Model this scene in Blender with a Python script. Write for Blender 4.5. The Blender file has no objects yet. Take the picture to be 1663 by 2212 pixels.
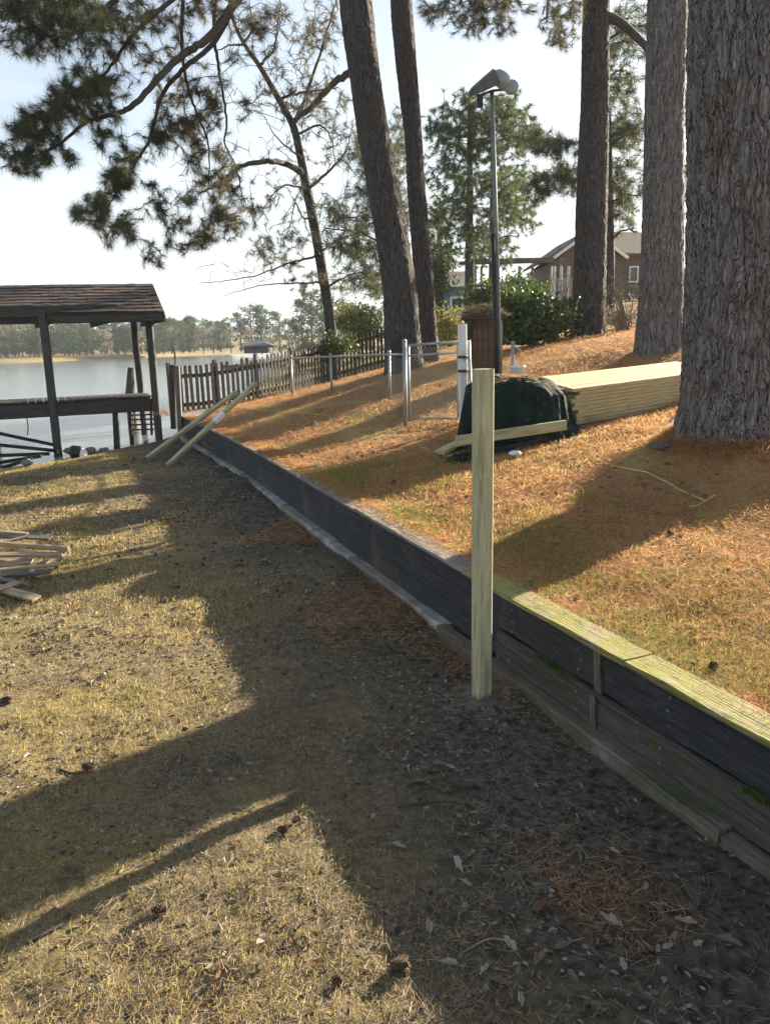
import bpy, math, random
import numpy as np
from mathutils import Vector, Matrix

random.seed(7); rng = np.random.default_rng(7)
scene = bpy.context.scene
COL = scene.collection
R = math.radians

# ------------------------------------------------------------------ camera
F, CX, CY, EYE = 1600.0, 831.5, 1106.0, 2.06          # focal length and centre in 1663x2212 units, eye height in metres
PITCH, ROLL = R(13.06), R(1.2)
cam_d = bpy.data.cameras.new('camera'); cam = bpy.data.objects.new('camera', cam_d); COL.objects.link(cam)
cam_d.sensor_fit = 'VERTICAL'; cam_d.sensor_height = 24.0; cam_d.lens = 24.0*F/2212.0
cam_d.clip_start = 0.05; cam_d.clip_end = 3000
cam.matrix_world = Matrix.Translation((0, 0, EYE)) @ Matrix.Rotation(R(90)-PITCH, 4, 'X') @ Matrix.Rotation(-ROLL, 4, 'Z')
scene.camera = cam

# ------------------------------------------------------------------ sky and sun
SUN_AZ, SUN_EL = R(49), R(19)                          # azimuth from +Y towards +X
world = bpy.data.worlds.new('World'); scene.world = world; world.use_nodes = True
wn, wl = world.node_tree.nodes, world.node_tree.links
bg = wn['Background']; bg.inputs['Strength'].default_value = 0.05
sky = wn.new('ShaderNodeTexSky'); sky.sky_type = 'NISHITA'; sky.sun_disc = False
sky.sun_elevation = SUN_EL; sky.sun_rotation = SUN_AZ
sky.air_density = 1.0; sky.dust_density = 1.5; sky.ozone_density = 1.0; sky.altitude = 50
tc = wn.new('ShaderNodeTexCoord'); mp = wn.new('ShaderNodeMapping'); mp.inputs['Scale'].default_value = (1.0, 1.0, 3.2)
nz = wn.new('ShaderNodeTexNoise'); nz.inputs['Scale'].default_value = 2.2; nz.inputs['Detail'].default_value = 5; nz.inputs['Roughness'].default_value = 0.55
rp = wn.new('ShaderNodeMapRange'); rp.inputs['From Min'].default_value = 0.32; rp.inputs['From Max'].default_value = 0.62
rp.inputs['To Min'].default_value = -0.06; rp.inputs['To Max'].default_value = -0.28   # optical depth of the cloud veil, thicker along slanting sight lines
mx = wn.new('ShaderNodeMix'); mx.data_type = 'RGBA'
mx.inputs['B'].default_value = (4.7, 4.95, 5.1, 1)     # thin bright veil of high cloud over the blue
wl.new(tc.outputs['Generated'], mp.inputs['Vector']); wl.new(mp.outputs['Vector'], nz.inputs['Vector'])
sx = wn.new('ShaderNodeSeparateXYZ'); wl.new(tc.outputs['Generated'], sx.inputs['Vector'])
def wmath(op, a, b=None):
    q = wn.new('ShaderNodeMath'); q.operation = op
    for i, v in enumerate((a, b)):
        if v is None: continue
        if isinstance(v, (int, float)): q.inputs[i].default_value = v
        else: wl.new(v, q.inputs[i])
    return q.outputs[0]
wl.new(nz.outputs['Fac'], rp.inputs['Value'])
veil = wmath('SUBTRACT', 1.0, wmath('EXPONENT', wmath('DIVIDE', rp.outputs['Result'], wmath('MAXIMUM', sx.outputs['Z'], .09))))
wl.new(veil, mx.inputs['Factor'])
wl.new(sky.outputs['Color'], mx.inputs['A']); wl.new(mx.outputs['Result'], bg.inputs['Color'])
sun_d = bpy.data.lights.new('sun', 'SUN'); sun = bpy.data.objects.new('sun', sun_d); COL.objects.link(sun)
sun_d.energy = 5.0; sun_d.angle = R(0.6); sun_d.color = (1.0, 0.87, 0.68)
SUNV = Vector((math.sin(SUN_AZ)*math.cos(SUN_EL), math.cos(SUN_AZ)*math.cos(SUN_EL), math.sin(SUN_EL)))
sun.rotation_euler = SUNV.to_track_quat('Z', 'Y').to_euler(); sun.location = (20, 20, 30)
vs = scene.view_settings; vs.view_transform = 'Standard'; vs.look = 'None'; vs.gamma = 1.0; vs.use_curve_mapping = False
vs.exposure = 2.22
scene.render.engine = 'CYCLES'; scene.cycles.use_denoising = True
scene.cycles.max_bounces = 5; scene.cycles.diffuse_bounces = 2; scene.cycles.adaptive_threshold = .025; scene.cycles.glossy_bounces = 3; scene.cycles.transparent_max_bounces = 8; scene.cycles.caustics_reflective = False; scene.cycles.caustics_refractive = False

# ------------------------------------------------------------------ measuring helpers
def ray(px, py):
    dx, dy = px-CX, py-CY; c, s = math.cos(ROLL), math.sin(ROLL)
    x, y = (dx*c-dy*s)/F, (dx*s+dy*c)/F
    return np.array([x, math.cos(PITCH)-y*math.sin(PITCH), -math.sin(PITCH)-y*math.cos(PITCH)])
def at(px, py, Y):                                     # a surveyed point seen at that place, Y metres ahead
    r = ray(px, py); return Vector(np.array([0, 0, EYE])+r*Y/r[1])
def on_z(px, py, z):
    r = ray(px, py); return Vector(np.array([0, 0, EYE])+r*(z-EYE)/r[2])

# ------------------------------------------------------------------ noise
def hsh(*a):
    h = np.zeros(np.broadcast(*a).shape, dtype=np.uint64)
    for k, v in zip((374761393, 668265263, 2147483647, 1274126177), a):
        h = (h ^ (np.asarray(v).astype(np.int64).astype(np.uint64)*np.uint64(k)))*np.uint64(0x9E3779B97F4A7C15)
        h ^= h >> np.uint64(29)
    return (h >> np.uint64(11)).astype(np.float64)/float(1 << 53)
def vnoise(x, y, z=0.0, seed=0):
    x, y, z = np.broadcast_arrays(np.asarray(x, float), np.asarray(y, float), np.asarray(z, float))
    i, j, k = np.floor(x), np.floor(y), np.floor(z); u, v, w = x-i, y-j, z-k
    u, v, w = u*u*(3-2*u), v*v*(3-2*v), w*w*(3-2*w); r = 0
    for a in (0, 1):
        for b in (0, 1):
            for c in (0, 1):
                r = r+hsh(i+a, j+b, k+c, np.full_like(i, seed))*(u if a else 1-u)*(v if b else 1-v)*(w if c else 1-w)
    return r*2-1
def fbm(x, y, z=0.0, o=4, seed=0):
    r, a = 0, 1.0
    for q in range(o):
        r = r+a*vnoise(x*2**q, y*2**q, np.asarray(z)*2**q, seed+q); a *= .5
    return r
def worley(u, v, per, seed=0):                         # F2-F1, periodic in u with per cells
    i, j = np.floor(u), np.floor(v); f1 = np.full(u.shape, 9.); f2 = f1.copy()
    for a in (-1, 0, 1):
        for b in (-1, 0, 1):
            ci, cj = i+a, j+b; cm = np.mod(ci, per)
            d = np.hypot(ci+.1+.8*hsh(cm, cj, cm*0+seed)-u, cj+.1+.8*hsh(cm, cj, cm*0+seed+77)-v)
            f2 = np.where(d < f1, f1, np.minimum(f2, d)); f1 = np.minimum(f1, d)
    return f2-f1
def sstep(a, b, x): t = np.clip((x-a)/(b-a), 0, 1); return t*t*(3-2*t)

# ------------------------------------------------------------------ materials
MATS = {}
def mat(name, cols, scale=3.0, stretch=(1, 1, 1), rough=.8, bump=.3, bscale=None, detail=6, translucent=0.0, island=False, coord='Object', spec=.3, lo=.3, hi=.7, spots=None, metallic=0.0, bdist=.02, spots2=None):
    if name in MATS: return MATS[name]
    m = bpy.data.materials.new(name); m.use_nodes = True; n, l = m.node_tree.nodes, m.node_tree.links
    b = n['Principled BSDF']; out = n['Material Output']
    b.inputs['Roughness'].default_value = rough; b.inputs['Specular IOR Level'].default_value = spec; b.inputs['Metallic'].default_value = metallic
    t = n.new('ShaderNodeTexCoord'); mpn = n.new('ShaderNodeMapping'); mpn.inputs['Scale'].default_value = stretch
    l.new(t.outputs[coord], mpn.inputs['Vector'])
    ramp = n.new('ShaderNodeValToRGB'); e = ramp.color_ramp.elements
    for q, c in enumerate(cols):
        p = lo+(hi-lo)*q/max(1, len(cols)-1)
        el = e[q] if q < 2 else e.new(p)
        el.position = p; el.color = (*c, 1)
    if len(cols) == 1: e[1].color = (*cols[0], 1)
    nt = n.new('ShaderNodeTexNoise'); nt.inputs['Scale'].default_value = scale; nt.inputs['Detail'].default_value = detail; nt.inputs['Roughness'].default_value = .62
    l.new(mpn.outputs['Vector'], nt.inputs['Vector'])
    if island:
        g = n.new('ShaderNodeNewGeometry'); l.new(g.outputs['Random Per Island'], ramp.inputs['Fac'])
        oi = None
    else: l.new(nt.outputs['Fac'], ramp.inputs['Fac'])
    colour = ramp.outputs['Color']
    for sp in (spots, spots2):
        if not sp: continue
        c, sc, a, bb = sp[:4]
        n2 = n.new('ShaderNodeTexNoise'); n2.inputs['Scale'].default_value = sc; n2.inputs['Detail'].default_value = 9; n2.inputs['Roughness'].default_value = .62
        if len(sp) > 4: m2 = n.new('ShaderNodeMapping'); m2.inputs['Scale'].default_value = sp[4]; m2.inputs['Location'].default_value = (3.1, 1.7, 9.2); l.new(t.outputs[coord], m2.inputs['Vector']); l.new(m2.outputs['Vector'], n2.inputs['Vector'])
        else: l.new(t.outputs[coord], n2.inputs['Vector'])
        mr = n.new('ShaderNodeMapRange'); mr.inputs['From Min'].default_value = a; mr.inputs['From Max'].default_value = bb
        l.new(n2.outputs['Fac'], mr.inputs['Value'])
        x = n.new('ShaderNodeMix'); x.data_type = 'RGBA'; x.inputs['B'].default_value = (*c, 1)
        l.new(mr.outputs['Result'], x.inputs['Factor']); l.new(colour, x.inputs['A']); colour = x.outputs['Result']
    l.new(colour, b.inputs['Base Color'])
    if bump:
        bn = n.new('ShaderNodeBump'); bn.inputs['Strength'].default_value = bump; bn.inputs['Distance'].default_value = bdist
        if bscale:
            n3 = n.new('ShaderNodeTexNoise'); n3.inputs['Scale'].default_value = bscale; n3.inputs['Detail'].default_value = 5
            l.new(mpn.outputs['Vector'], n3.inputs['Vector']); l.new(n3.outputs['Fac'], bn.inputs['Height'])
        else: l.new(nt.outputs['Fac'], bn.inputs['Height'])
        l.new(bn.outputs['Normal'], b.inputs['Normal'])
    if translucent:
        tr = n.new('ShaderNodeBsdfTranslucent'); l.new(colour, tr.inputs['Color'])
        ms = n.new('ShaderNodeMixShader'); ms.inputs['Fac'].default_value = translucent
        l.new(b.outputs['BSDF'], ms.inputs[1]); l.new(tr.outputs['BSDF'], ms.inputs[2]); l.new(ms.outputs['Shader'], out.inputs['Surface'])
    MATS[name] = m; return m

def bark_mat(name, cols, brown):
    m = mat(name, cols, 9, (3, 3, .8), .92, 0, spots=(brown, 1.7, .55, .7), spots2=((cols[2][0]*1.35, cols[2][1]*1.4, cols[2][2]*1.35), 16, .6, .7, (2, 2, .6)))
    n, l = m.node_tree.nodes, m.node_tree.links; b = n['Principled BSDF']; t = n.new('ShaderNodeTexCoord'); prev = None
    for sc, st, di in ((11, .22, .04), (30, .28, .014)):
        mp_ = n.new('ShaderNodeMapping'); mp_.inputs['Scale'].default_value = (1, 1, st); nz_ = n.new('ShaderNodeTexNoise'); nz_.inputs['Scale'].default_value = 6
        ad = n.new('ShaderNodeVectorMath'); ad.operation = 'MULTIPLY_ADD'; ad.inputs[1].default_value = (.07, .07, .07); l.new(t.outputs['Object'], nz_.inputs['Vector']); l.new(nz_.outputs['Color'], ad.inputs[0]); l.new(t.outputs['Object'], ad.inputs[2]); l.new(ad.outputs['Vector'], mp_.inputs['Vector'])
        vo = n.new('ShaderNodeTexVoronoi'); vo.feature = 'DISTANCE_TO_EDGE'; vo.inputs['Scale'].default_value = sc; l.new(mp_.outputs['Vector'], vo.inputs['Vector'])
        mr = n.new('ShaderNodeMapRange'); mr.inputs['From Max'].default_value = .16; l.new(vo.outputs['Distance'], mr.inputs['Value'])
        bn = n.new('ShaderNodeBump'); bn.inputs['Strength'].default_value = 1.0; bn.inputs['Distance'].default_value = di; l.new(mr.outputs['Result'], bn.inputs['Height'])
        if prev: l.new(prev.outputs['Normal'], bn.inputs['Normal'])
        prev = bn
    l.new(prev.outputs['Normal'], b.inputs['Normal']); return m
WSTR = (1.2, 14, 14)                                   # grain runs along the board
M_TREATED = mat('treated_lumber', [(.25, .25, .14), (.40, .38, .23), (.52, .48, .30)], 4, (1.0, 20, 20), .75, .5, spots=((.27, .21, .115), 2.2, .54, .66, (1.2, 9, 9)), spots2=((.10, .075, .04), 4.5, .69, .73, (1.3, 3.2, 3.2)))
M_TREATED2 = mat('treated_lumber_fresh', [(.33, .275, .14), (.45, .385, .205), (.52, .46, .27)], 3, WSTR, .7, .25, spots=((.38, .26, .12), 2.2, .58, .72, (3, 5, 5)))
M_TREATED3 = mat('treated_lumber_tan', [(.25, .185, .09), (.36, .275, .14), (.44, .355, .2)], 3, WSTR, .75, .3, spots=((.22, .14, .07), 2.6, .58, .7, (2, 5, 5)))
M_DARKWOOD = mat('tarred_board', [(.018, .019, .023), (.035, .036, .042), (.065, .063, .066)], 3, (1.1, 26, 26), .7, .8, spots=((.13, .13, .135), 8, .60, .78, (1.2, 4, 4)), spots2=((.10, .085, .065), 1.6, .50, .70), bdist=.04)
M_BROWNWALL = mat('weathered_brown_board', [(.03, .027, .025), (.062, .055, .047), (.11, .097, .08)], 3, (1.1, 26, 26), .85, .6, spots=((.05, .07, .022), 13, .57, .615), spots2=((.26, .26, .24), 17, .64, .72))
M_LEDGE = mat('lichen_timber', [(.12, .105, .085), (.21, .195, .165), (.33, .32, .29)], 3, (1.1, 24, 24), .9, .6, spots=((.50, .52, .50), 1.1, .46, .62), spots2=((.07, .085, .03), 2.5, .56, .7))
M_OLDTIMBER = mat('old_base_timber', [(.07, .055, .04), (.12, .10, .075), (.19, .165, .13)], 3, (1.1, 24, 24), .9, .7, spots=((.36, .36, .33), 1.6, .55, .72, (.7, 2, 2)), spots2=((.05, .065, .02), 2.5, .52, .66))
M_MOSSCAP = mat('mossy_cap_board', [(.14, .12, .07), (.23, .20, .12), (.32, .28, .18)], 3, (1.0, 28, 28), .9, .8, spots=((.21, .20, .052), 7, .40, .54), spots2=((.07, .06, .04), 9, .56, .7, (1, 4, 4)))
M_GREYCAP = mat('grey_cap_board', [(.09, .085, .078), (.16, .15, .135), (.24, .225, .2)], 3, (1.2, 12, 12), .9, .5)
M_GREYWOOD = mat('weathered_grey_wood', [(.07, .066, .06), (.125, .118, .108), (.19, .18, .165)], 3, WSTR, .85, .5)
M_DOCKPOST = mat('dock_post_wood', [(.035, .034, .034), (.06, .058, .056), (.095, .09, .086)], 3, WSTR, .88, .5)
M_DECKWOOD = mat('dock_wood', [(.028, .026, .024), (.052, .047, .042), (.085, .077, .068)], 3, WSTR, .85, .5)
M_PICKET = mat('picket_wood', [(.022, .02, .017), (.042, .037, .031), (.07, .062, .052)], 3, WSTR, .88, .5)
M_SCRAP = mat('scrap_wood', [(.16, .12, .08), (.28, .21, .14), (.40, .31, .21)], 3, WSTR, .85, .5, spots=((.06, .05, .04), 2.2, .55, .7))
M_RUST = mat('rust_brown_strip', [(.07, .05, .038), (.12, .088, .066), (.19, .145, .11)], 4, WSTR, .9, .6, spots=((.05, .045, .04), 4, .5, .6))
M_SHINGLE = mat('shingles', [(.04, .027, .022), (.07, .044, .034), (.10, .066, .052)], 6, (1, 1, 1), .9, .5, spots=((.055, .05, .05), 1.3, .5, .65))
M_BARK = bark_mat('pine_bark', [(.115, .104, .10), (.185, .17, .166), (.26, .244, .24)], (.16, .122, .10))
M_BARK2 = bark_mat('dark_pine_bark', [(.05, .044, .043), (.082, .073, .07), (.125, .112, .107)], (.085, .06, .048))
M_TWIG = mat('twig_bark', [(.05, .042, .035), (.085, .072, .06)], 8, (1, 1, 1), .9, .2)
M_SUNEDGE = mat('sunlit_edge_bark', [(.42, .37, .29), (.58, .52, .42)], 6, (3, 3, 1), .9, .4)  # sunlight on a trunk edge put into the bark colour
M_NEEDLE = mat('pine_needles', [(.04, .055, .026), (.06, .075, .034), (.085, .095, .042), (.12, .105, .05)], rough=.6, bump=0, translucent=.4, island=True, lo=0, hi=1)
M_NEEDLE_B = mat('browning_pine_needles', [(.05, .055, .028), (.075, .075, .036), (.10, .09, .045), (.14, .105, .052)], rough=.6, bump=0, translucent=.4, island=True, lo=0, hi=1)
M_NEEDLE_F = mat('far_pine_needles', [(.05, .085, .035), (.07, .11, .04), (.11, .13, .045), (.13, .13, .05)], rough=.6, bump=0, translucent=.4, island=True, lo=0, hi=1)
M_LEAFGREEN = mat('shrub_leaves', [(.02, .045, .015), (.04, .08, .02), (.08, .12, .03), (.13, .16, .04)], rough=.5, bump=0, translucent=.3, island=True, lo=0, hi=1)
M_LEAFYEL = mat('yellow_green_leaves', [(.12, .13, .03), (.2, .2, .045), (.28, .25, .07)], rough=.6, bump=0, translucent=.4, island=True, lo=0, hi=1)
M_BARE = mat('bare_twigs', [(.13, .10, .075), (.2, .16, .12), (.28, .22, .16)], rough=.9, bump=0, island=True, lo=0, hi=1)
M_STRAW = mat('pine_straw', [(.26, .10, .038), (.45, .20, .075), (.56, .32, .13), (.62, .46, .24)], rough=.7, bump=0, translucent=.55, island=True, lo=0, hi=1)
M_DEADGRASS = mat('dead_grass', [(.26, .185, .065), (.46, .35, .13), (.58, .46, .205), (.34, .33, .09)], rough=.75, bump=0, translucent=.6, island=True, lo=0, hi=1)
M_OLDSTRAW = mat('grey_pine_straw', [(.085, .072, .056), (.19, .16, .115), (.33, .28, .205), (.28, .15, .075)], rough=.75, bump=0, translucent=.2, island=True, lo=0, hi=1)
M_MOSSGRASS = mat('green_grass', [(.13, .16, .03), (.22, .24, .05), (.33, .32, .08)], rough=.7, bump=0, translucent=.35, island=True, lo=0, hi=1)
M_MOSS = mat('wall_moss', [(.035, .06, .012), (.07, .11, .02), (.12, .15, .03)], rough=.8, bump=0, translucent=.2, island=True, lo=0, hi=1)
M_DEADLEAF = mat('dead_leaf', [(.20, .16, .125), (.36, .31, .255), (.52, .48, .43)], 20, (1, 1, 1), .8, .3, translucent=.2)
M_TANLEAF = mat('tan_leaf', [(.11, .08, .055), (.19, .145, .105), (.27, .215, .165)], 20, (1, 1, 1), .8, .3, translucent=.2)
M_REDLEAF = mat('brown_leaf', [(.16, .07, .03), (.26, .12, .05)], 20, (1, 1, 1), .7, .3, translucent=.2)
M_CONE = mat('pine_cone', [(.05, .032, .02), (.11, .07, .045)], 20, (1, 1, 1), .85, .3)
M_GALV = mat('galvanised_steel', [(.28, .29, .30), (.38, .39, .40)], 8, (1, 1, 1), .5, .1, metallic=.6)
M_BLACKPIPE = mat('black_pipe', [(.012, .012, .013), (.02, .02, .02)], 8, (1, 1, 1), .5, .1)
M_WHITEPAINT = mat('white_paint', [(.62, .63, .63), (.74, .74, .73)], 5, (1, 1, 1), .6, .2, spots=((.35, .34, .32), 9, .6, .7))
M_TARP = mat('green_tarp', [(.005, .012, .010), (.008, .02, .016), (.014, .033, .026)], 4, (1, 1, 1), .88, .7, bscale=7, spec=.12, bdist=.08, spots=((.10, .10, .075), 5, .6, .75))
M_PLASTIC = mat('white_plastic', [(.62, .64, .68), (.7, .72, .75)], 6, (1, 1, 1), .4, .1)
M_BLACKPLASTIC = mat('black_plastic', [(.012, .012, .014), (.02, .02, .022)], 6, (1, 1, 1), .45, .2)
M_WELL = mat('well_house_board', [(.06, .036, .022), (.10, .06, .035), (.14, .088, .052)], 3, (3, 3, 1), .9, .4, spots=((.05, .04, .03), 3, .5, .65))
M_BRICK = mat('brick', [(.085, .062, .052), (.12, .088, .072), (.16, .12, .10)], 20, (1, 1, 1), .9, .3)
M_HROOF = mat('house_roof', [(.11, .088, .066), (.16, .13, .10)], 3, (1, 1, 1), .9, .3)
M_BLUEGREY = mat('blue_grey_roof', [(.035, .05, .065), (.05, .065, .08)], 3, (1, 1, 1), .8, .2)
M_BEIGE = mat('beige_siding', [(.34, .29, .22), (.42, .36, .28)], 3, (1, 1, 12), .8, .1)
M_BLUE = mat('blue_siding', [(.10, .19, .32), (.14, .24, .38)], 3, (1, 1, 12), .8, .1)
M_TRIM = mat('white_trim', [(.72, .72, .70), (.78, .78, .76)], 3, (1, 1, 1), .6, .05)
M_GLASS = mat('window_glass', [(.02, .03, .04)], 3, (1, 1, 1), .08, 0, spec=.6)
M_DARK = mat('dark_interior', [(.03, .028, .025), (.045, .04, .035)], 3, (1, 1, 1), .9, .1)
M_STRING = mat('yellow_string', [(.55, .48, .14), (.65, .56, .2)], 30, (1, 1, 1), .7, 0)
M_ROCK = mat('shore_rock', [(.10, .095, .085), (.2, .19, .17)], 5, (1, 1, 1), .9, .5)
M_POLE = mat('grey_pole', [(.13, .14, .14), (.19, .2, .2)], 8, (1, 1, 1), .6, .2, metallic=.2)
M_LAMP = mat('lamp_housing', [(.10, .11, .12), (.15, .16, .17)], 6, (1, 1, 1), .5, .1, metallic=.3)
M_LENS = mat('lamp_glass', [(.20, .22, .24), (.27, .29, .31)], 6, (1, 1, 1), .2, .05, spec=.6)

# ------------------------------------------------------------------ object helpers
def tag(o, label=None, cat=None, group=None, kind=None):
    if label: o['label'] = label
    if cat: o['category'] = cat
    if group: o['group'] = group
    if kind: o['kind'] = kind
    return o
def thing(name, label, cat, loc=(0, 0, 0), group=None):
    o = bpy.data.objects.new(name, None); o.empty_display_size = .1; COL.objects.link(o); o.location = loc
    return tag(o, label, cat, group)
def obj(name, me, material, parent=None, M=None):
    o = bpy.data.objects.new(name, me); COL.objects.link(o)
    if material is not None and len(me.materials) == 0: me.materials.append(material)
    M = M or Matrix.Identity(4)
    if parent is not None:
        o.parent = parent; P = WM(parent); o.matrix_basis = P.inverted() @ M
    else: o.matrix_basis = M
    return o
def WM(o):
    m = o.matrix_basis.copy()
    while o.parent: o = o.parent; m = o.matrix_basis @ m
    return m
def copy_tree(o, parent=None):
    c = o.copy(); COL.objects.link(c)
    if parent is not None: c.parent = parent
    for ch in [k for k in bpy.data.objects if k.parent == o]: copy_tree(ch, c)
    return c
def np_mesh(name, V, Fs, smooth=False):                # Fs: list of (n,k) index arrays
    me = bpy.data.meshes.new(name); V = np.asarray(V, np.float32)
    if isinstance(Fs, np.ndarray): Fs = [Fs]
    Fs = [np.asarray(f, np.int32) for f in Fs if len(f)]
    tot = sum(f.size for f in Fs); npoly = sum(len(f) for f in Fs)
    me.vertices.add(len(V)); me.vertices.foreach_set('co', V.ravel())
    me.loops.add(tot); me.polygons.add(npoly)
    me.loops.foreach_set('vertex_index', np.concatenate([f.ravel() for f in Fs]))
    ln = np.concatenate([np.full(len(f), f.shape[1]) for f in Fs])
    me.polygons.foreach_set('loop_start', np.concatenate([[0], np.cumsum(ln)[:-1]]).astype(np.int32))
    me.polygons.foreach_set('use_smooth', np.full(npoly, smooth))
    me.update(calc_edges=True); me.validate(); return me
class MB:
    def __init__(s): s.V = []; s.F = []
    def add(s, v, f):
        o = len(s.V); s.V += [tuple(map(float, q)) for q in v]; s.F += [tuple(o+i for i in q) for q in f]
    def box(s, a, b):
        (x0, y0, z0), (x1, y1, z1) = a, b
        s.add([(x0, y0, z0), (x1, y0, z0), (x1, y1, z0), (x0, y1, z0), (x0, y0, z1), (x1, y0, z1), (x1, y1, z1), (x0, y1, z1)],
              [(3, 2, 1, 0), (4, 5, 6, 7), (0, 1, 5, 4), (1, 2, 6, 5), (2, 3, 7, 6), (3, 0, 4, 7)])
    def tube(s, pts, rad, n=8, cap=True):
        pts = [Vector(p) for p in pts]; rad = rad if hasattr(rad, '__len__') else [rad]*len(pts); o = len(s.V); u = None
        for i, p in enumerate(pts):
            t = (pts[min(i+1, len(pts)-1)]-pts[max(i-1, 0)]).normalized()
            if u is None: u = t.orthogonal().normalized()
            u = (u-t*u.dot(t)); u = u.normalized() if u.length > 1e-6 else t.orthogonal().normalized(); w = t.cross(u)
            for k in range(n):
                a = 2*math.pi*k/n; s.V.append(tuple(p+(u*math.cos(a)+w*math.sin(a))*rad[i]))
        for i in range(len(pts)-1):
            for k in range(n):
                a, b = o+i*n+k, o+i*n+(k+1) % n; s.F.append((a, b, b+n, a+n))
        if cap: s.F.append(tuple(o+k for k in range(n))[::-1]); s.F.append(tuple(o+(len(pts)-1)*n+k for k in range(n)))
    def lathe(s, prof, n=16, c=(0, 0, 0)):
        o = len(s.V)
        for r, z in prof:
            for k in range(n): a = 2*math.pi*k/n; s.V.append((c[0]+r*math.cos(a), c[1]+r*math.sin(a), c[2]+z))
        for i in range(len(prof)-1):
            for k in range(n):
                a, b = o+i*n+k, o+i*n+(k+1) % n; s.F.append((a, b, b+n, a+n))
        s.F.append(tuple(o+k for k in range(n))[::-1]); s.F.append(tuple(o+(len(prof)-1)*n+k for k in range(n)))
    def mesh(s, name='mesh', smooth=False):
        me = bpy.data.meshes.new(name); me.from_pydata(s.V, [], s.F); me.update()
        if smooth: me.polygons.foreach_set('use_smooth', [True]*len(me.polygons))
        return me
    def build(s, name, m, parent=None, M=None, smooth=False): return obj(name, s.mesh(name, smooth), m, parent, M)
BEAMS = {}
def beam_mesh(L, w, h, m, ch=None):                    # a sawn board: x along it, long edges eased, ends a little uneven
    key = (round(L, 3), round(w, 4), round(h, 4), m.name)
    if key in BEAMS: return BEAMS[key]
    c = ch if ch is not None else min(w, h)*.09
    sec = [(-w/2+c, -h/2), (w/2-c, -h/2), (w/2, -h/2+c), (w/2, h/2-c), (w/2-c, h/2), (-w/2+c, h/2), (-w/2, h/2-c), (-w/2, -h/2+c)]
    V = [(-L/2, a, b) for a, b in sec]+[(L/2, a, b) for a, b in sec]
    Fq = [(i, (i+1) % 8, 8+(i+1) % 8, 8+i) for i in range(8)]+[tuple(range(8))[::-1], tuple(range(8, 16))]
    me = bpy.data.meshes.new('board'); me.from_pydata(V, [], Fq); me.update(); me.materials.append(m); BEAMS[key] = me; return me
def frame(p0, p1, up=(0, 0, 1)):
    p0, p1 = Vector(p0), Vector(p1); x = (p1-p0).normalized(); z = Vector(up); z = z-x*z.dot(x)
    if z.length < 1e-4: z = x.orthogonal()
    z.normalize(); y = z.cross(x); c = (p0+p1)/2
    return Matrix(((x.x, y.x, z.x, c.x), (x.y, y.y, z.y, c.y), (x.z, y.z, z.z, c.z), (0, 0, 0, 1)))
def beam(name, p0, p1, w, h, m, parent=None, up=(0, 0, 1), ch=None):
    return obj(name, beam_mesh((Vector(p1)-Vector(p0)).length, w, h, m, ch), m, parent, frame(p0, p1, up))

# ------------------------------------------------------------------ the lie of the land
_wy = np.array([.2, 2.56, 3.15, 3.65, 4.3, 5.3, 6.4, 7.5, 9.35, 11.4, 13.6, 16.55]); _wx = np.array([2.42, 1.485, 1.227, .98, .69, .31, -.13, -.59, -1.33, -2.22, -3.17, -4.5])
_wc = np.polyfit(_wy, _wx, 5)
def wall_x(y): return np.polyval(_wc, np.clip(y, .2, 16.6))
CAPZ = .55
CP = np.array([(.35, 11.3, .78), (.1, 12.8, 1.0), (-1, 15, .97), (.6, 17, 1.40), (3.1, 6.85, .88), (4.9, 13, 1.85), (5, 18, 2.06), (-4.6, 16.8, .47), (-3, 18.3, .68), (0, 24, 1.2),
               (1.5, 8.7, .77), (2.2, 9.2, .93), (3.7, 10.3, 1.05), (6, 7, 1.25), (8, 12, 2.1), (2, 24, 1.75), (8, 25, 2.45), (2.2, 3.5, .575), (3.0, 4.6, .66), (2.4, 1.5, .56), (4.5, 2.5, .70), (1.2, 5.6, .58), (2.2, 6.0, .66), (4.2, 4.8, .76),
               (.6, 7.2, .62), (-.6, 9.4, .58), (-1.6, 11.5, .58), (-2.6, 14.0, .58), (0, 40, 1.3), (-4, 30, .7), (8, 38, 3.3), (14, 30, 3.2), (25, 40, 3.6), (20, 12, 2.8), (-7, 40, .3), (0, 80, 1.0), (-9, 80, .2), (20, 80, 2.5), (60, 60, 3.5), (12, 3, 1.3)])
def _tps(r): return np.where(r > 1e-9, r*r*np.log(np.maximum(r, 1e-9)), 0)
_n = len(CP); _K = _tps(np.hypot(CP[:, None, 0]-CP[None, :, 0], CP[:, None, 1]-CP[None, :, 1]))+np.eye(_n)*.6
_P = np.c_[np.ones(_n), CP[:, :2]]; _A = np.block([[_K, _P], [_P.T, np.zeros((3, 3))]]); _W = np.linalg.solve(_A, np.r_[CP[:, 2], 0, 0, 0])
def lawn_z(x, y, fine=True):
    x, y = np.broadcast_arrays(np.asarray(x, float), np.asarray(y, float)); z = _W[_n]+_W[_n+1]*x+_W[_n+2]*y
    for i in range(_n): z = z+_W[i]*_tps(np.hypot(x-CP[i, 0], y-CP[i, 1]))
    z = np.clip(z, .15, 3.8)
    d = x-wall_x(y); near = np.where(y < 17.5, 1-sstep(.1, 1.0, d), 0)
    z = z*(1-near)+(CAPZ-.025)*near
    if fine:
        z = z+(1-near)*(.018*vnoise(x*1.6, y*1.6, 0, 5)+.012*vnoise(x*5, y*5, 0, 6))
        z = z+.34*np.exp(-(((x-3.2)/.9)**2+((y-6.9)/.9)**2)**1.6)*(1+.15*vnoise(x*3, y*3, 0, 15))
    return z
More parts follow.
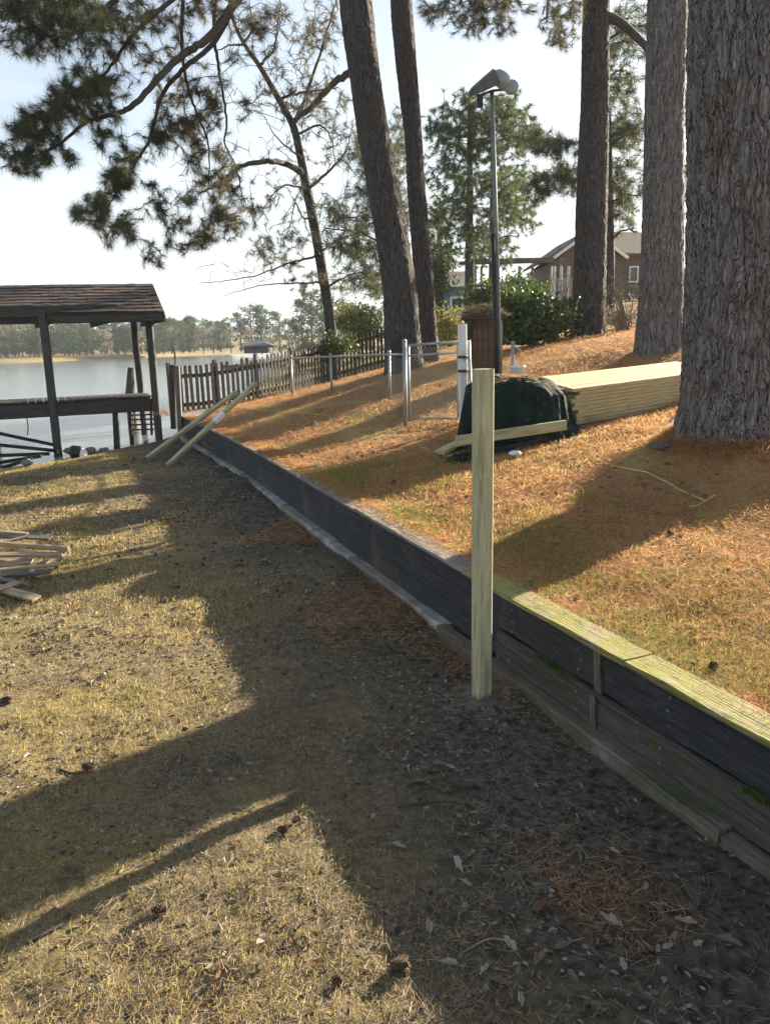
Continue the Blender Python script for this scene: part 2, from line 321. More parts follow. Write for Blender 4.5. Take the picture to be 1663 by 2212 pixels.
def shore_x(y): return np.interp(y, [-3, 5, 10, 14.6, 17, 18.4, 19.2], [-13, -11.5, -9.4, -7.7, -6.9, -5.6, -4.9])
LAKE_Z = -.32
def low_z(x, y, fine=True):
    x, y = np.broadcast_arrays(np.asarray(x, float), np.asarray(y, float)); d = x-shore_x(y)
    z = np.where(d > 0, LAKE_Z+(.0-LAKE_Z)*sstep(-.15, 2.9, d), LAKE_Z+.22*d-.01)
    e = np.exp(-((x-wall_x(y)+.1)/.38)**2); z = z+.02*e+(.025+.035*sstep(3.4, 4.2, y))*e*(.5+.9*vnoise(x*1.7, y*1.1, 0, 44))
    z = np.maximum(z, -1.6)
    z = z+.045*np.exp(-(((x-.53)/.16)**2+((y-3.89)/.16)**2))
    if fine: z = z+.025*vnoise(x*.9, y*.9, 0, 2)+.018*vnoise(x*2.7, y*2.7, 0, 3)+.010*vnoise(x*8, y*8, 0, 4)+.004*vnoise(x*19, y*19, 0, 14)
    return z
def gz(p, up=True): return float(lawn_z(p[0], p[1]) if up else low_z(p[0], p[1]))

# ------------------------------------------------------------------ ground sheets
def ground_mat(name, ramp_cols, patch, dirt, s=1.0):
    m = bpy.data.materials.new(name); m.use_nodes = True; n, l = m.node_tree.nodes, m.node_tree.links; b = n['Principled BSDF']
    b.inputs['Roughness'].default_value = .95; b.inputs['Specular IOR Level'].default_value = .1
    t = n.new('ShaderNodeTexCoord')
    def noise(sc, det=6, ro=.6, v=None):
        q = n.new('ShaderNodeTexNoise'); q.inputs['Scale'].default_value = sc; q.inputs['Detail'].default_value = det; q.inputs['Roughness'].default_value = ro
        l.new(v or t.outputs['Object'], q.inputs['Vector']); return q.outputs['Fac']
    def ramp(v, cols, lo, hi):
        r = n.new('ShaderNodeValToRGB'); e = r.color_ramp.elements
        for i, c in enumerate(cols):
            p = lo+(hi-lo)*i/(len(cols)-1); el = e[i] if i < 2 else e.new(p); el.position = p; el.color = (*c, 1)
        l.new(v, r.inputs['Fac']); return r.outputs['Color']
    def rng_(v, a, b_):
        r = n.new('ShaderNodeMapRange'); r.inputs['From Min'].default_value = a; r.inputs['From Max'].default_value = b_; l.new(v, r.inputs['Value']); return r.outputs['Result']
    def mixc(f, a, c):
        x = n.new('ShaderNodeMix'); x.data_type = 'RGBA'; l.new(f, x.inputs['Factor']); l.new(a, x.inputs['A']); x.inputs['B'].default_value = (*c, 1); return x.outputs['Result']
    c = ramp(noise(28*s, 8, .75), ramp_cols, .3, .72)
    c = mixc(rng_(noise(.9*s, 4), .52, .66), c, patch)
    c = mixc(rng_(noise(3.3*s, 7, .7), .56, .7), c, dirt)
    l.new(c, b.inputs['Base Color'])
    bn = n.new('ShaderNodeBump'); bn.inputs['Strength'].default_value = .9; bn.inputs['Distance'].default_value = .03
    l.new(noise(34*s, 8, .75), bn.inputs['Height']); l.new(bn.outputs['Normal'], b.inputs['Normal']); return m
M_LOWER = ground_mat('lower_ground_soil', [(.075, .06, .04), (.19, .15, .083), (.34, .27, .135)], (.23, .185, .08), (.085, .067, .048))
M_UPPER = ground_mat('lawn_soil', [(.16, .085, .04), (.33, .195, .09), (.47, .32, .16)], (.36, .29, .11), (.22, .12, .06))
M_FIELD = ground_mat('marsh_grass', [(.16, .12, .065), (.22, .17, .09), (.28, .22, .12)], (.18, .145, .075), (.12, .095, .055), .05)

M_FIELD2 = ground_mat('neighbour_grass', [(.26, .20, .09), (.36, .28, .12), (.44, .35, .16)], (.28, .25, .09), (.2, .15, .08), .4)
def sheet(name, rows, x0, x1, ncol, zf, m, power=1.0):
    Y = np.repeat(rows[:, None], ncol, 1); u = np.linspace(0, 1, ncol)[None, :]**power
    X = x0(rows)[:, None]*(1-u)+x1(rows)[:, None]*u; Z = zf(X, Y)
    V = np.c_[X.ravel(), Y.ravel(), Z.ravel()]; i = np.arange((len(rows)-1)*ncol).reshape(-1, ncol)[:, :-1].ravel()
    return obj(name, np_mesh(name, V, np.c_[i, i+1, i+1+ncol, i+ncol], True), m)
rows_low = np.r_[np.linspace(-4, 1, 20)[:-1], np.linspace(1, 9, 400), np.linspace(9.05, 20, 150)]
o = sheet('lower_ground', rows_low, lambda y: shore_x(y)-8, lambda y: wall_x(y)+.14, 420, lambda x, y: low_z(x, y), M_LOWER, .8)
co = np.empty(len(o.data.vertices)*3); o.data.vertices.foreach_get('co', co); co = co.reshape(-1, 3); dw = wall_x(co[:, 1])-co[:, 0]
hum_shade = 1-sstep(.5, 2.2, dw+.85*fbm(co[:, 0]*.9, co[:, 1]*.9, 0, 3, 66)); hum_shade = np.maximum(hum_shade, .75*sstep(.35, .75, fbm(co[:, 0]*.7+5, co[:, 1]*.7, 0, 3, 67)))
at_ = o.data.attributes.new('humus_shade', 'FLOAT', 'POINT'); at_.data.foreach_set('value', hum_shade.astype(np.float32))
nn, nl = M_LOWER.node_tree.nodes, M_LOWER.node_tree.links; pb_ = nn['Principled BSDF']; src = pb_.inputs['Base Color'].links[0].from_socket   # needle mould and damp soil, with the wall's shade darkened into the colour
an = nn.new('ShaderNodeAttribute'); an.attribute_name = 'humus_shade'; hr = nn.new('ShaderNodeTexNoise'); hr.inputs['Scale'].default_value = 22; hr.inputs['Detail'].default_value = 8
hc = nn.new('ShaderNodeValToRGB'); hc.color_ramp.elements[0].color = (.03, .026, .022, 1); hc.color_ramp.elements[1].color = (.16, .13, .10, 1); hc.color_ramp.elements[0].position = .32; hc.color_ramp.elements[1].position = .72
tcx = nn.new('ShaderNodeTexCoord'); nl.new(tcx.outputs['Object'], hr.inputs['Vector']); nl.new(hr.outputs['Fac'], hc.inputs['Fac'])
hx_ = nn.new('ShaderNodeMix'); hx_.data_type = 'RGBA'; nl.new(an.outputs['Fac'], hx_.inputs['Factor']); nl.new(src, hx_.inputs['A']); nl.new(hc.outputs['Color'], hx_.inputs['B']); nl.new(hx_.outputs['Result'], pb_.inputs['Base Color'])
tag(o, 'bare lower yard of dirt and thin dead grass below the wall', 'ground', kind='structure')
def left_edge(y): return np.where(y < 16.6, wall_x(y)+.12, np.interp(y, [16.6, 18, 24, 40, 60, 100, 150], [-4.4, -5.0, -5.2, -6.3, -8.2, -12.5, -17]))
rows_up = np.r_[np.linspace(-4, 1, 16)[:-1], np.linspace(1, 12, 200), np.linspace(12.08, 25, 110), np.linspace(25.5, 60, 50), np.linspace(62, 150, 30)]
def up_z(x, y):
    z = lawn_z(x, y); e = left_edge(y); return np.where(y > 16.6, np.where(x-e < .8, LAKE_Z-.3+(z-LAKE_Z+.3)*sstep(0, .8, x-e), z), z)
o = sheet('upper_lawn', rows_up, left_edge, lambda y: np.full_like(y, 75.0), 240, up_z, M_UPPER, 2.6)
o.data.materials.append(M_FIELD2); ce = np.empty(len(o.data.polygons)*3); o.data.polygons.foreach_get('center', ce); ce = ce.reshape(-1, 3)
o.data.polygons.foreach_set('material_index', (ce[:, 1] > np.interp(ce[:, 0], [-5, -3, .3, 6, 30], [17.2, 18.8, 25, 34, 40])).astype(np.int32))
tag(o, 'sloping upper lawn covered in orange pine straw behind the wall', 'lawn', kind='structure')

# the lake
m = bpy.data.materials.new('lake_water'); m.use_nodes = True; n, l = m.node_tree.nodes, m.node_tree.links; b = n['Principled BSDF']
b.inputs['Base Color'].default_value = (.13, .15, .155, 1); b.inputs['Roughness'].default_value = .15; b.inputs['IOR'].default_value = 1.33
t = n.new('ShaderNodeTexCoord'); mpn = n.new('ShaderNodeMapping'); mpn.inputs['Scale'].default_value = (.8, 2.2, 1); mpn.inputs['Rotation'].default_value = (0, 0, .3)
q = n.new('ShaderNodeTexNoise'); q.inputs['Scale'].default_value = .9; q.inputs['Detail'].default_value = 8; q.inputs['Roughness'].default_value = .65
bn = n.new('ShaderNodeBump'); bn.inputs['Strength'].default_value = .35; bn.inputs['Distance'].default_value = .06
l.new(t.outputs['Object'], mpn.inputs['Vector']); l.new(mpn.outputs['Vector'], q.inputs['Vector']); l.new(q.outputs['Fac'], bn.inputs['Height']); l.new(bn.outputs['Normal'], b.inputs['Normal'])
mb = MB(); mb.add([(-700, -200, LAKE_Z), (300, -200, LAKE_Z), (300, 1000, LAKE_Z), (-700, 1000, LAKE_Z)], [(0, 1, 2, 3)])
tag(mb.build('lake', m), 'pale rippled lake reflecting the bright sky', 'lake', kind='structure')
# the far shore: low marshy land across the water, curving nearer on the right
def far_edge(x): return np.interp(x, [-500, -200, -90, -60, -40, -25, 0, 300], [150, 128, 118, 122, 165, 190, 190, 190])
xs = np.linspace(-500, 300, 161); rowsf = np.array([0, .5, 3, 12, 30, 70, 160, 400, 900.])
V = []
for r_ in rowsf:
    yy = far_edge(xs)+r_; zz = LAKE_Z-.15+np.minimum(r_*.5, .75)+np.maximum(r_-40, 0)*.012+.15*vnoise(xs*.1, yy*.1)*min(r_, 1)
    V.append(np.c_[xs, yy, zz])
V = np.concatenate(V); nc = len(xs); i = np.arange((len(rowsf)-1)*nc).reshape(-1, nc)[:, :-1].ravel()
tag(obj('far_shore', np_mesh('far_shore', V, np.c_[i, i+1, i+1+nc, i+nc], True), M_FIELD), 'golden marsh grass bank on the far side of the lake', 'shore', kind='structure')

# ------------------------------------------------------------------ retaining wall
def wall_pt(y, off=0.0, z=0.0):                        # a point on the wall line, off metres out towards the lower yard
    x = float(wall_x(y)); t = Vector((float(wall_x(y+.15))-float(wall_x(y-.15)), .3, 0)).normalized(); nrm = Vector((-t.y, t.x, 0))
    return Vector((x, y, z))+nrm*off
def arc_ys(y0, y1, seg):                               # split a stretch of wall into boards about seg metres long
    ys = np.linspace(y0, y1, 400); p = np.c_[wall_x(ys), ys]; s = np.r_[0, np.cumsum(np.hypot(*np.diff(p, axis=0).T))]
    n_ = max(1, round(s[-1]/seg)); return np.interp(np.linspace(0, s[-1], n_+1), s, ys)
wall = thing('retaining_wall', 'long low timber retaining wall of dark boards between lower yard and lawn', 'wall', (0, 3.9, 0))
def curved_board(name, y0, y1, off, z0, z1, th, m, parent, jit=.004, gap=.004):
    """A board that follows the wall: front face at off, th thick towards the bank."""
    st = .05 if y0 < 5 else .12; k = max(2, int((y1-y0)/st)+1); ys = np.linspace(y0+gap, y1-gap, k); jo = random.uniform(-jit, jit); jz = random.uniform(-jit, jit)
    a, bt = random.uniform(-jit, jit), random.uniform(-jit, jit); s = MB(); c = min(.006, th*.2); V = []; nf = 9; sd = random.random()*50
    front = [(0, z0+c+(z1-z0-2*c)*q/(nf-1)) for q in range(nf)]
    sec = front+[(-c, z1), (-th*.5, z1), (-th+c, z1), (-th, z1-c), (-th, z0+c), (-th+c, z0), (-c, z0)]; m_ = len(sec)
    org = wall_pt((y0+y1)/2, 0, 0); d = (wall_pt(y1)-wall_pt(y0)).normalized(); M = frame(org-d, org+d); Mi = M.inverted()
    zz = np.array([z for _, z in sec]); gr = .005*vnoise(ys[:, None]*2.2+sd, zz[None, :]*75, 0, 7)+.003*vnoise(ys[:, None]*14+sd, zz[None, :]*120, 0, 8)
    edge = .006*vnoise(ys*3.1+sd, ys*0, 0, 9)+.003*vnoise(ys*11+sd, ys*0, 0, 10)
    for i, y in enumerate(ys):
        u = i/(k-1); wob = .004*math.sin(9*y+z0*40)
        for q, (o_, z) in enumerate(sec):
            f = gr[i, q] if q < nf else 0; e = edge[i]*(1 if z > (z0+z1)/2 else -.7)*(1 if (q == 0 or q >= nf-1) else .3)
            if o_ < -c*1.5: V.append(Mi @ wall_pt(y, off+o_+jo, z+jz+bt*(u-.5)+(gr[i, q]*.6 if z == z1 else 0)))
            else: V.append(Mi @ wall_pt(y, off+o_+jo+a*(u-.5)+wob+f, z+jz+bt*(u-.5)+min(e, .004)))
    Fq = [(i*m_+q, i*m_+(q+1) % m_, i*m_+m_+(q+1) % m_, i*m_+m_+q) for i in range(k-1) for q in range(m_)]+[tuple(range(m_))[::-1], tuple((k-1)*m_+q for q in range(m_))]
    s.add(V, Fq); return s.build(name, m, parent, M)
for ys_, rows in ((arc_ys(.35, 4.35, 1.75), ((.402, .515, .0, 'd'), (.285, .399, .003, 'd'), (.085, .28, .034, 'b'))),
                  (arc_ys(4.35, 16.4, 2.2), ((.39, .515, .0, 'd'), (.25, .387, -.003, 'd'), (.06, .245, -.012, 'd')))):
    for z0, z1, off, k in rows:
        for y0, y1 in zip(ys_[:-1], ys_[1:]):
            curved_board('plank', y0+random.uniform(-.01, .0), y1, off, z0, z1, .045, M_DARKWOOD if k == 'd' else M_BROWNWALL, wall)
for y0, y1 in zip(arc_ys(.35, 16.4, 2.6)[:-1], arc_ys(.35, 16.4, 2.6)[1:]):
    curved_board('base_timber', y0, y1, .075 if y0 > 3.6 else .12, -.14, .095 if y0 < 3.6 else .085, .10 if y0 > 3.6 else .085, M_LEDGE if y0 > 3.6 else M_OLDTIMBER, wall, .012)
for y in arc_ys(.5, 16.2, 2.2)[1:-1]:                  # posts set in the bank behind the planks
    p = wall_pt(y, -.10); beam('back_post', p+Vector((0, 0, -.3)), p+Vector((0, 0, .5)), .09, .09, M_GREYWOOD, wall, up=wall_pt(y, 1)-wall_pt(y, 0))
for ya, yb, o_, za, zb, w in ((3.47, 3.49, .009, .287, .508, .05), (3.455, 3.47, .042, .10, .278, .042)):   # rust stained strip
    beam('patch_strip', wall_pt(ya, o_, za), wall_pt(yb, o_, zb), w, .014, M_RUST, wall, up=wall_pt(3.47, 1)-wall_pt(3.47, 0))
for y0, y1 in zip(arc_ys(.35, 4.75, 1.9)[:-1], arc_ys(.35, 4.75, 1.9)[1:]):
    curved_board('cap_board', y0, y1, .035, .517, CAPZ, .185, M_MOSSCAP, wall, .003)
for y0, y1 in zip(arc_ys(4.75, 16.4, 2.3)[:-1], arc_ys(4.75, 16.4, 2.3)[1:]):
    curved_board('cap_board', y0, y1, .02, .517, CAPZ-.005, .10 if y0 > 7 else .19, M_GREYCAP, wall, .004)
s = MB()                                               # nail heads
for y in np.r_[np.arange(1.3, 4.3, .58), np.arange(4.6, 12, 1.1)]:
    for z, o_ in ((.33, .004), (.40, .004), (.47, .004), (.15, .037), (.23, .037)):
        if y > 4.4 and z < .3: continue
        c = wall_pt(y+random.uniform(-.02, .02), o_, z+random.uniform(-.015, .015)); d = (wall_pt(y, 1)-wall_pt(y, 0)); s.tube([c-d*.004, c+d*.004], random.uniform(.005, .009), 6)
s.build('nail_heads', M_POLE, wall)['kind'] = 'stuff'
# ------------------------------------------------------------------ new post standing by the wall
pb = on_z(1040, 1525, 0); pt = at(1043, 797, pb.y)
post = thing('fence_post', 'new pale green treated square post standing upright against the wall', 'post', pb)
ang = R(-65); upv = Vector((math.cos(ang), math.sin(ang), 0))
beam('shaft', pb+Vector((0, 0, -.35)), pt, .089, .089, M_TREATED, post, up=upv)

# ------------------------------------------------------------------ two new posts leaning over the far end of the wall
for k, (a, bq, wy) in enumerate((((318, 990), (512, 846), 0), ((362, 1005), (552, 828), 1))):
    p0 = on_z(*a, .02); p0.z = gz(p0, False)+.03
    # lean: passes over the cap edge of the wall
    d = at(*bq, p0.y+1.45+.1*k)-p0
    t = thing('leaning_post', ('treated post leaning over the wall, the one farther from the camera' if k == 0 else 'treated post with a white label leaning over the wall, nearer one'), 'post', p0, 'posts leaning on the wall')
    b_ = beam('shaft', p0, p0+d, .078, .078, M_TREATED, t, up=(0, -.5, 1))
    if k == 1:
        c = p0+d*.56; M = frame(c-d.normalized()*.1, c+d.normalized()*.1, (0, -.5, 1)); s = MB(); s.box((-.13, -.0405, .0395), (.13, .0405, .0415)); s.box((-.13, -.0425, -.04), (.13, -.0395, .0415))
        o = s.build('sticker', M_PLASTIC, t, M)

# ------------------------------------------------------------------ lumber stack behind the big tree
A = at(1241, 922, 9.25); A.z = gz(A)+.035; Bq = at(1520, 880, 10.75); Bq.z = A.z+.10
dirL = (Bq-A).normalized(); side = Vector((-dirL.y, dirL.x, .15)).normalized(); upL = dirL.cross(side)*1.0; upL = side.cross(dirL)*-1
L = 3.05
if upL.z < 0: upL = -upL
ORD = ['bottom', 'second from bottom', 'third from bottom', 'fourth from bottom', 'fifth from bottom', 'fifth from top', 'fourth from top', 'third from top', 'second from top', 'top']
for lay in range(10):
    for colm in range(5):
        jl = random.uniform(-.12, .10); js = random.uniform(-.016, .004)*(colm == 0)
        if lay == 9: jl = -.13
        if lay in (0, 1): jl = random.uniform(0, .05)
        o0 = A+upL*(.024+lay*.0475+random.uniform(-.0015, .0015))+side*(.072+colm*.146+js)+dirL*jl
        bb = beam('lumber_board', o0, o0+dirL*L, .14, .044, random.choice((M_TREATED2, M_TREATED2, M_TREATED3)) if lay > 1 else M_TREATED, up=upL)
        tag(bb, 'pale new lumber board, %s layer of the stack, %s row' % (ORD[lay], ('front', 'second', 'third', 'fourth', 'back')[colm]), 'lumber', 'stacked new lumber boards')
for q in (.25, 1.7):                                   # bearers under the stack
    o0 = A+dirL*q-side*.0+upL*-.03
    bb = beam('bearer', o0, o0+side*.7, .06, .05, M_GREYWOOD, up=upL); bb.name = 'stack_bearer'; tag(bb, 'short grey bearer under the lumber stack, %s end' % ('near' if q < 1 else 'far'), 'lumber')

# ------------------------------------------------------------------ tarp covered heap
tc0 = at(1110, 965, 9.15); tc0.z = gz(tc0)
nu, nv = 120, 46; th = np.linspace(0, 2*np.pi, nu, endpoint=False)[None, :]; v = np.linspace(0, 1, nv)[:, None]
ex = 2.8; cs, sn = np.cos(th), np.sin(th); sq = (np.abs(cs)**ex+np.abs(sn)**ex)**(-1/ex)
rad = np.where(v < .45, v/.45, 1+ .0*v); drop = np.where(v < .45, 0, (v-.45)/.55)
spread = np.where(v < .45, .84*rad, .84+.14*sstep(-.35, 1, drop)+.10*np.maximum(drop-.85, 0)/.15)
hx, hy = .68, .50
X = hx*spread*sq*cs; Yv = hy*spread*sq*sn
H_ = .68
Z = H_*(1-drop)+.13*(1-rad**2)*np.where(v < .45, 1, 0)-.10*np.where(v < .45, (rad)**3, 1-drop)*(1+.8*cs)*.5
fold = (.06*vnoise(cs*9, sn*9, v*1.5, 8)+.035*np.sin(th*17+3*np.sin(th*3))+.03*np.sin(th*29+v*2)+.02*vnoise(cs*6, sn*6, v*5))*np.where(v < .45, rad**3*.35, .4+.9*drop)
X = X*(1+fold); Yv = Yv*(1+fold); Z = Z+.05*fbm(X*4, Yv*4, v*2, 4, 9)*np.where(v < .98, 1, .2)
Z = np.maximum(Z, .012)
cz = np.array([[gz((tc0.x+a, tc0.y+b_)) for a, b_ in zip(X[-1], Yv[-1])]])-tc0.z
Z = Z+cz*np.clip(drop, 0, 1)
V = np.c_[X.ravel(), Yv.ravel(), Z.ravel()]; i = (np.arange(nv-1)[:, None]*nu+np.arange(nu)[None, :]).ravel(); j = (np.arange(nv-1)[:, None]*nu+(np.arange(nu)[None, :]+1) % nu).ravel()
heap = thing('tarp_covered_heap', 'dark green tarp draped over a heap behind the new post', 'tarp', tc0)
tarp = obj('tarp', np_mesh('tarp', V, np.c_[i, j, j+nu, i+nu], True), M_TARP, heap, Matrix.Translation(tc0))
# loose corner of the tarp bunched on the straw at the left
s = MB(); c = at(1000, 972, 8.35); c.z = gz(c); g = 26; VV = []
for a in range(g):
    for b_ in range(g):
        x, y = (a/(g-1)-.5)*.46, (b_/(g-1)-.5)*.30; r_ = math.hypot(x/.23, y/.15)
        VV.append((c.x+x, c.y+y, gz((c.x+x, c.y+y))+.005+max(0, 1-r_*r_*.9)*.09*(1+.9*float(vnoise(x*9, y*14, 0, 31)))+.02*max(0, float(vnoise(x*25, y*25, 0, 12)))))
s.add(VV, [(a*g+b_, (a+1)*g+b_, (a+1)*g+b_+1, a*g+b_+1) for a in range(g-1) for b_ in range(g-1) if math.hypot((a/(g-1)-.5)*2, (b_/(g-1)-.5)*2) < .93+.1*math.sin(a*2.3+b_)])
s.build('tarp_corner', M_TARP, heap, None, True)
a0 = at(985, 953, 8.2); a1 = at(1222, 918, 8.6)
tag(beam('weight_board', a0, a1, .04, .115, M_TREATED, None), 'treated board laid along the front foot of the green tarp', 'board')
a0 = at(950, 930, 8.75); a1 = at(1010, 920, 9.2); a0.z = gz(a0)+.06; a1.z = gz(a1)+.10
tag(beam('short_board', a0, a1, .14, .04, M_TREATED2, None), 'short board end poking out left of the green tarp', 'board')
s = MB(); c = at(1112, 962, 8.25); c.z = gz(c)
s.lathe([(.0, 0), (.05, .0), (.075, .02), (.06, .05), (.02, .062)], 9, c); tag(s.build('crumpled_bag', M_PLASTIC, smooth=True), 'small crumpled white bag on the ground before the tarp', 'bag')
for k, (px, py, d) in enumerate(((1120, 968, 8.15), (1090, 975, 8.2))):
    c = at(px, py, d); c.z = gz(c)
bl = MB(); c = at(1110, 968, 8.42); c.z = gz(c)
tag(beam('shadow_strip', at(1068, 975, 8.42)*1.0, at(1185, 948, 8.75), .09, .07, M_BLACKPLASTIC), 'black strip put in for the dark shadow and tarp under the treated board', 'pipe')  # dark strip standing in for the shadow and tarp beneath the board
bpy.data.objects['shadow_strip'].matrix_basis.translation.z = gz(at(1125, 960, 8.55))+.045

# ------------------------------------------------------------------ yard light on its pole
pole_b = at(1083, 885, 11.0); pole_b.z = gz(pole_b); pole_t = at(1062, 196, 11.0)
lamp = thing('yard_light', 'tall thin grey pole with a tilted floodlight on top behind the tarp', 'light pole', pole_b)
s = MB(); s.tube([pole_b+Vector((0, 0, -.3)), pole_b.lerp(pole_t, .5), pole_t], [.036, .034, .03], 10); s.build('pole', M_POLE, lamp, None, True)
b1 = pole_b+Vector((-.055, -.03, 0)); t1 = at(1069, 505, 10.95)+Vector((-.03, 0, 0))
s = MB(); s.tube([b1+Vector((0, 0, -.2)), t1], .032, 8); bp = s.build('black_conduit', M_BLACKPIPE, lamp, None, True)
# head: a dark tilted box, its glass dome at the upper end and a small second reflector
c = at(1052, 182, 11.0); d = (at(1088, 158, 10.95)-at(1018, 200, 11.05)).normalized()
M = frame(c-d, c+d, (0, -.35, 1)); s = MB()
pro = [(-.27, .07, .03), (-.20, .12, .06), (.02, .16, .10), (.15, .17, .12)]; VV = []
for x, w, h in pro: VV += [(x, -w, -h*.55), (x, w, -h*.55), (x, w, h), (x, -w, h)]
s.add(VV, [(i*4+q, i*4+(q+1) % 4, i*4+4+(q+1) % 4, i*4+4+q) for i in range(3) for q in range(4)]+[(3, 2, 1, 0), (12, 13, 14, 15)])
hd = s.build('lamp_head', M_LAMP, lamp, M)
s = MB(); s.lathe([(.03, 0), (.125, .01), (.15, .07), (.14, .14), (.09, .19), (.03, .205)], 18)
dome = s.build('lens', M_LENS, hd, frame(at(1082, 172, 10.97)-d, at(1082, 172, 10.97)+d, (0, -.35, 1)) @ Matrix.Rotation(R(60), 4, 'Y') @ Matrix.Translation((0, 0, -.1)), True)
s = MB(); s.lathe([(.02, 0), (.08, .02), (.10, .07), (.095, .10), (.03, .11)], 14)
s.build('second_lamp', M_LENS, lamp, Matrix.Translation(at(1102, 196, 11.0)) @ Matrix.Rotation(R(70), 4, 'X'), True)
s = MB(); q0 = at(1064, 196, 11.0); s.tube([q0, at(1102, 192, 11.0)], .018, 8); s.tube([q0, at(1030, 208, 11.0)], .018, 8); s.build('bracket', M_LAMP, lamp)
s = MB(); s.box((-.04, -.04, -.10), (.04, .04, .05)); s.build('sensor', M_BLACKPLASTIC, lamp, Matrix.Translation(at(1036, 214, 11.0)))

# ------------------------------------------------------------------ chain link fence and gate
def chain_link(name, a, b_, h0, h1, parent, step=.065, r_=.0016):
    """Woven wire between two posts: a zigzag of thin round wires."""
    a, b_ = Vector(a), Vector(b_); Ln = (b_-a).length; d = (b_-a)/Ln; n_ = max(2, int(Ln/step)); s = MB(); nz_ = max(2, int((h1-h0)/step))
    nrm = Vector((-d.y, d.x, 0)).normalized()*.003
    for i in range(n_):
        for k in range(nz_):
            x0, x1 = i*step, (i+1)*step
            za, zb = h0+k*step, h0+(k+1)*step
            for q, (u0, u1) in enumerate(((x0, x1), (x1, x0))):
                if u1 > Ln or u0 > Ln: continue
                p, w = a+d*u0, a+d*u1; p.z += za; w.z += zb
                s.tube([p+nrm*(1 if q else -1), w+nrm*(1 if q else -1)], r_, 3, False)
    o = s.build(name, M_POLE, parent); o['kind'] = 'stuff'; return o
def pipe(name, pts, r_, m, parent, n_=8):
    s = MB(); s.tube(pts, r_, n_); return s.build(name, m, parent, None, True)
G0 = at(878, 918, 11.3); G0.z = gz(G0); G1 = at(1002, 880, 10.9); G1.z = gz(G1)
gate = thing('chain_link_gate', 'chain link gate with a galvanised pipe frame beside the white post', 'gate', G0)
hb = .10
def rail(a, b_, za, zb): return [Vector((a.x, a.y, a.z+za)), Vector((b_.x, b_.y, b_.z+zb))]
gd = (G1-G0).normalized(); ga, gb = G0+gd*.05, G1-gd*.09
ztop0 = at(880, 746, 11.3).z; ztop1 = at(1000, 738, 10.9).z
FR = [Vector((ga.x, ga.y, ga.z+hb)), Vector((gb.x, gb.y, ga.z+hb+.03)), Vector((gb.x, gb.y, ztop1)), Vector((ga.x, ga.y, ztop0))]
for q in range(4): pipe('frame_pipe', [FR[q], FR[(q+1) % 4]], .019, M_GALV, gate)
pipe('middle_rail', [FR[0].lerp(FR[3], .86), FR[1].lerp(FR[2], .86)], .017, M_GALV, gate)
chain_link('wire_mesh', ga-Vector((0, 0, ga.z)), gb-Vector((0, 0, gb.z)), ga.z+hb+.02, ztop1-.02, gate)
cl = thing('chain_link_fence', 'low galvanised chain link fence running back to the picket fence', 'fence', G0)
posts = [(876, 918, 739, 11.3), (842, 855, 762, 13.2), (717, 852, 767, 15.6), (632, 850, 771, 17.6)]; tops = []
for px, pyb, pyt, Y in posts:
    b0 = at(px, pyb, Y); b0.z = gz(b0)-.2; t0 = at(px, pyt, Y); t0.x = b0.x; t0.y = b0.y
    pipe('post', [b0, t0], .03 if Y < 12 else .026, M_GALV, cl, 10); s = MB(); s.lathe([(.033, 0), (.034, .02), (.012, .045)], 10, t0); s.build('post_cap', M_GALV, cl, None, True)
    tops.append((b0, t0))
for (b0, t0), (b1, t1) in zip(tops[:-1], tops[1:]):
    r0 = at(876, 766, 11.3) if b0 is tops[0][0] else t0+Vector((0, 0, -.03)); r0.x, r0.y = t0.x, t0.y
    pipe('top_rail', [r0, t1+Vector((0, 0, -.03))], .019, M_GALV, cl)
    zl = max(b0.z, b1.z)+.22; chain_link('wire_mesh', Vector((b0.x, b0.y, 0)), Vector((b1.x, b1.y, 0)), min(b0.z, b1.z)+.22, min(r0.z, t1.z)-.03, cl, .075)
# white hinge post with wire bunched round it
wp = at(1003, 870, 10.75); wp.z = gz(wp); wt = at(998, 700, 10.75)
whp = thing('white_gate_post', 'white painted post holding the chain link gate', 'post', wp)
beam('shaft', wp+Vector((0, 0, -.3)), wt, .10, .10, M_WHITEPAINT, whp, up=(.3, -1, 0))
for f in (.52, .66):
    c = wp.lerp(wt, f); s = MB(); s.lathe([(.074, 0), (.076, .004), (.076, .036), (.074, .04)], 12, c); s.build('strap', M_BLACKPLASTIC, whp)
s = MB()
for k in range(11):
    a = R(-150+14*k); 
    for z in np.arange(0, 1.0, .055):
        q = .082+.015*math.sin(k*5+z*30)
        p = wp+Vector((math.cos(a)*q, math.sin(a)*q, z+(.0275 if k % 2 else 0))); a2 = a+R(14); q2 = .082+.015*math.sin(k*5+z*30+2)
        s.tube([p, wp+Vector((math.cos(a2)*q2, math.sin(a2)*q2, z+.0275+(.0275 if k % 2 else 0)))], .003, 3, False)
o = s.build('bunched_wire', M_GALV, whp); o['kind'] = 'stuff'
pipe('latch_post', [wp+Vector((.12, .05, -.2)), at(1012, 735, 10.8)], .025, M_GALV, whp)

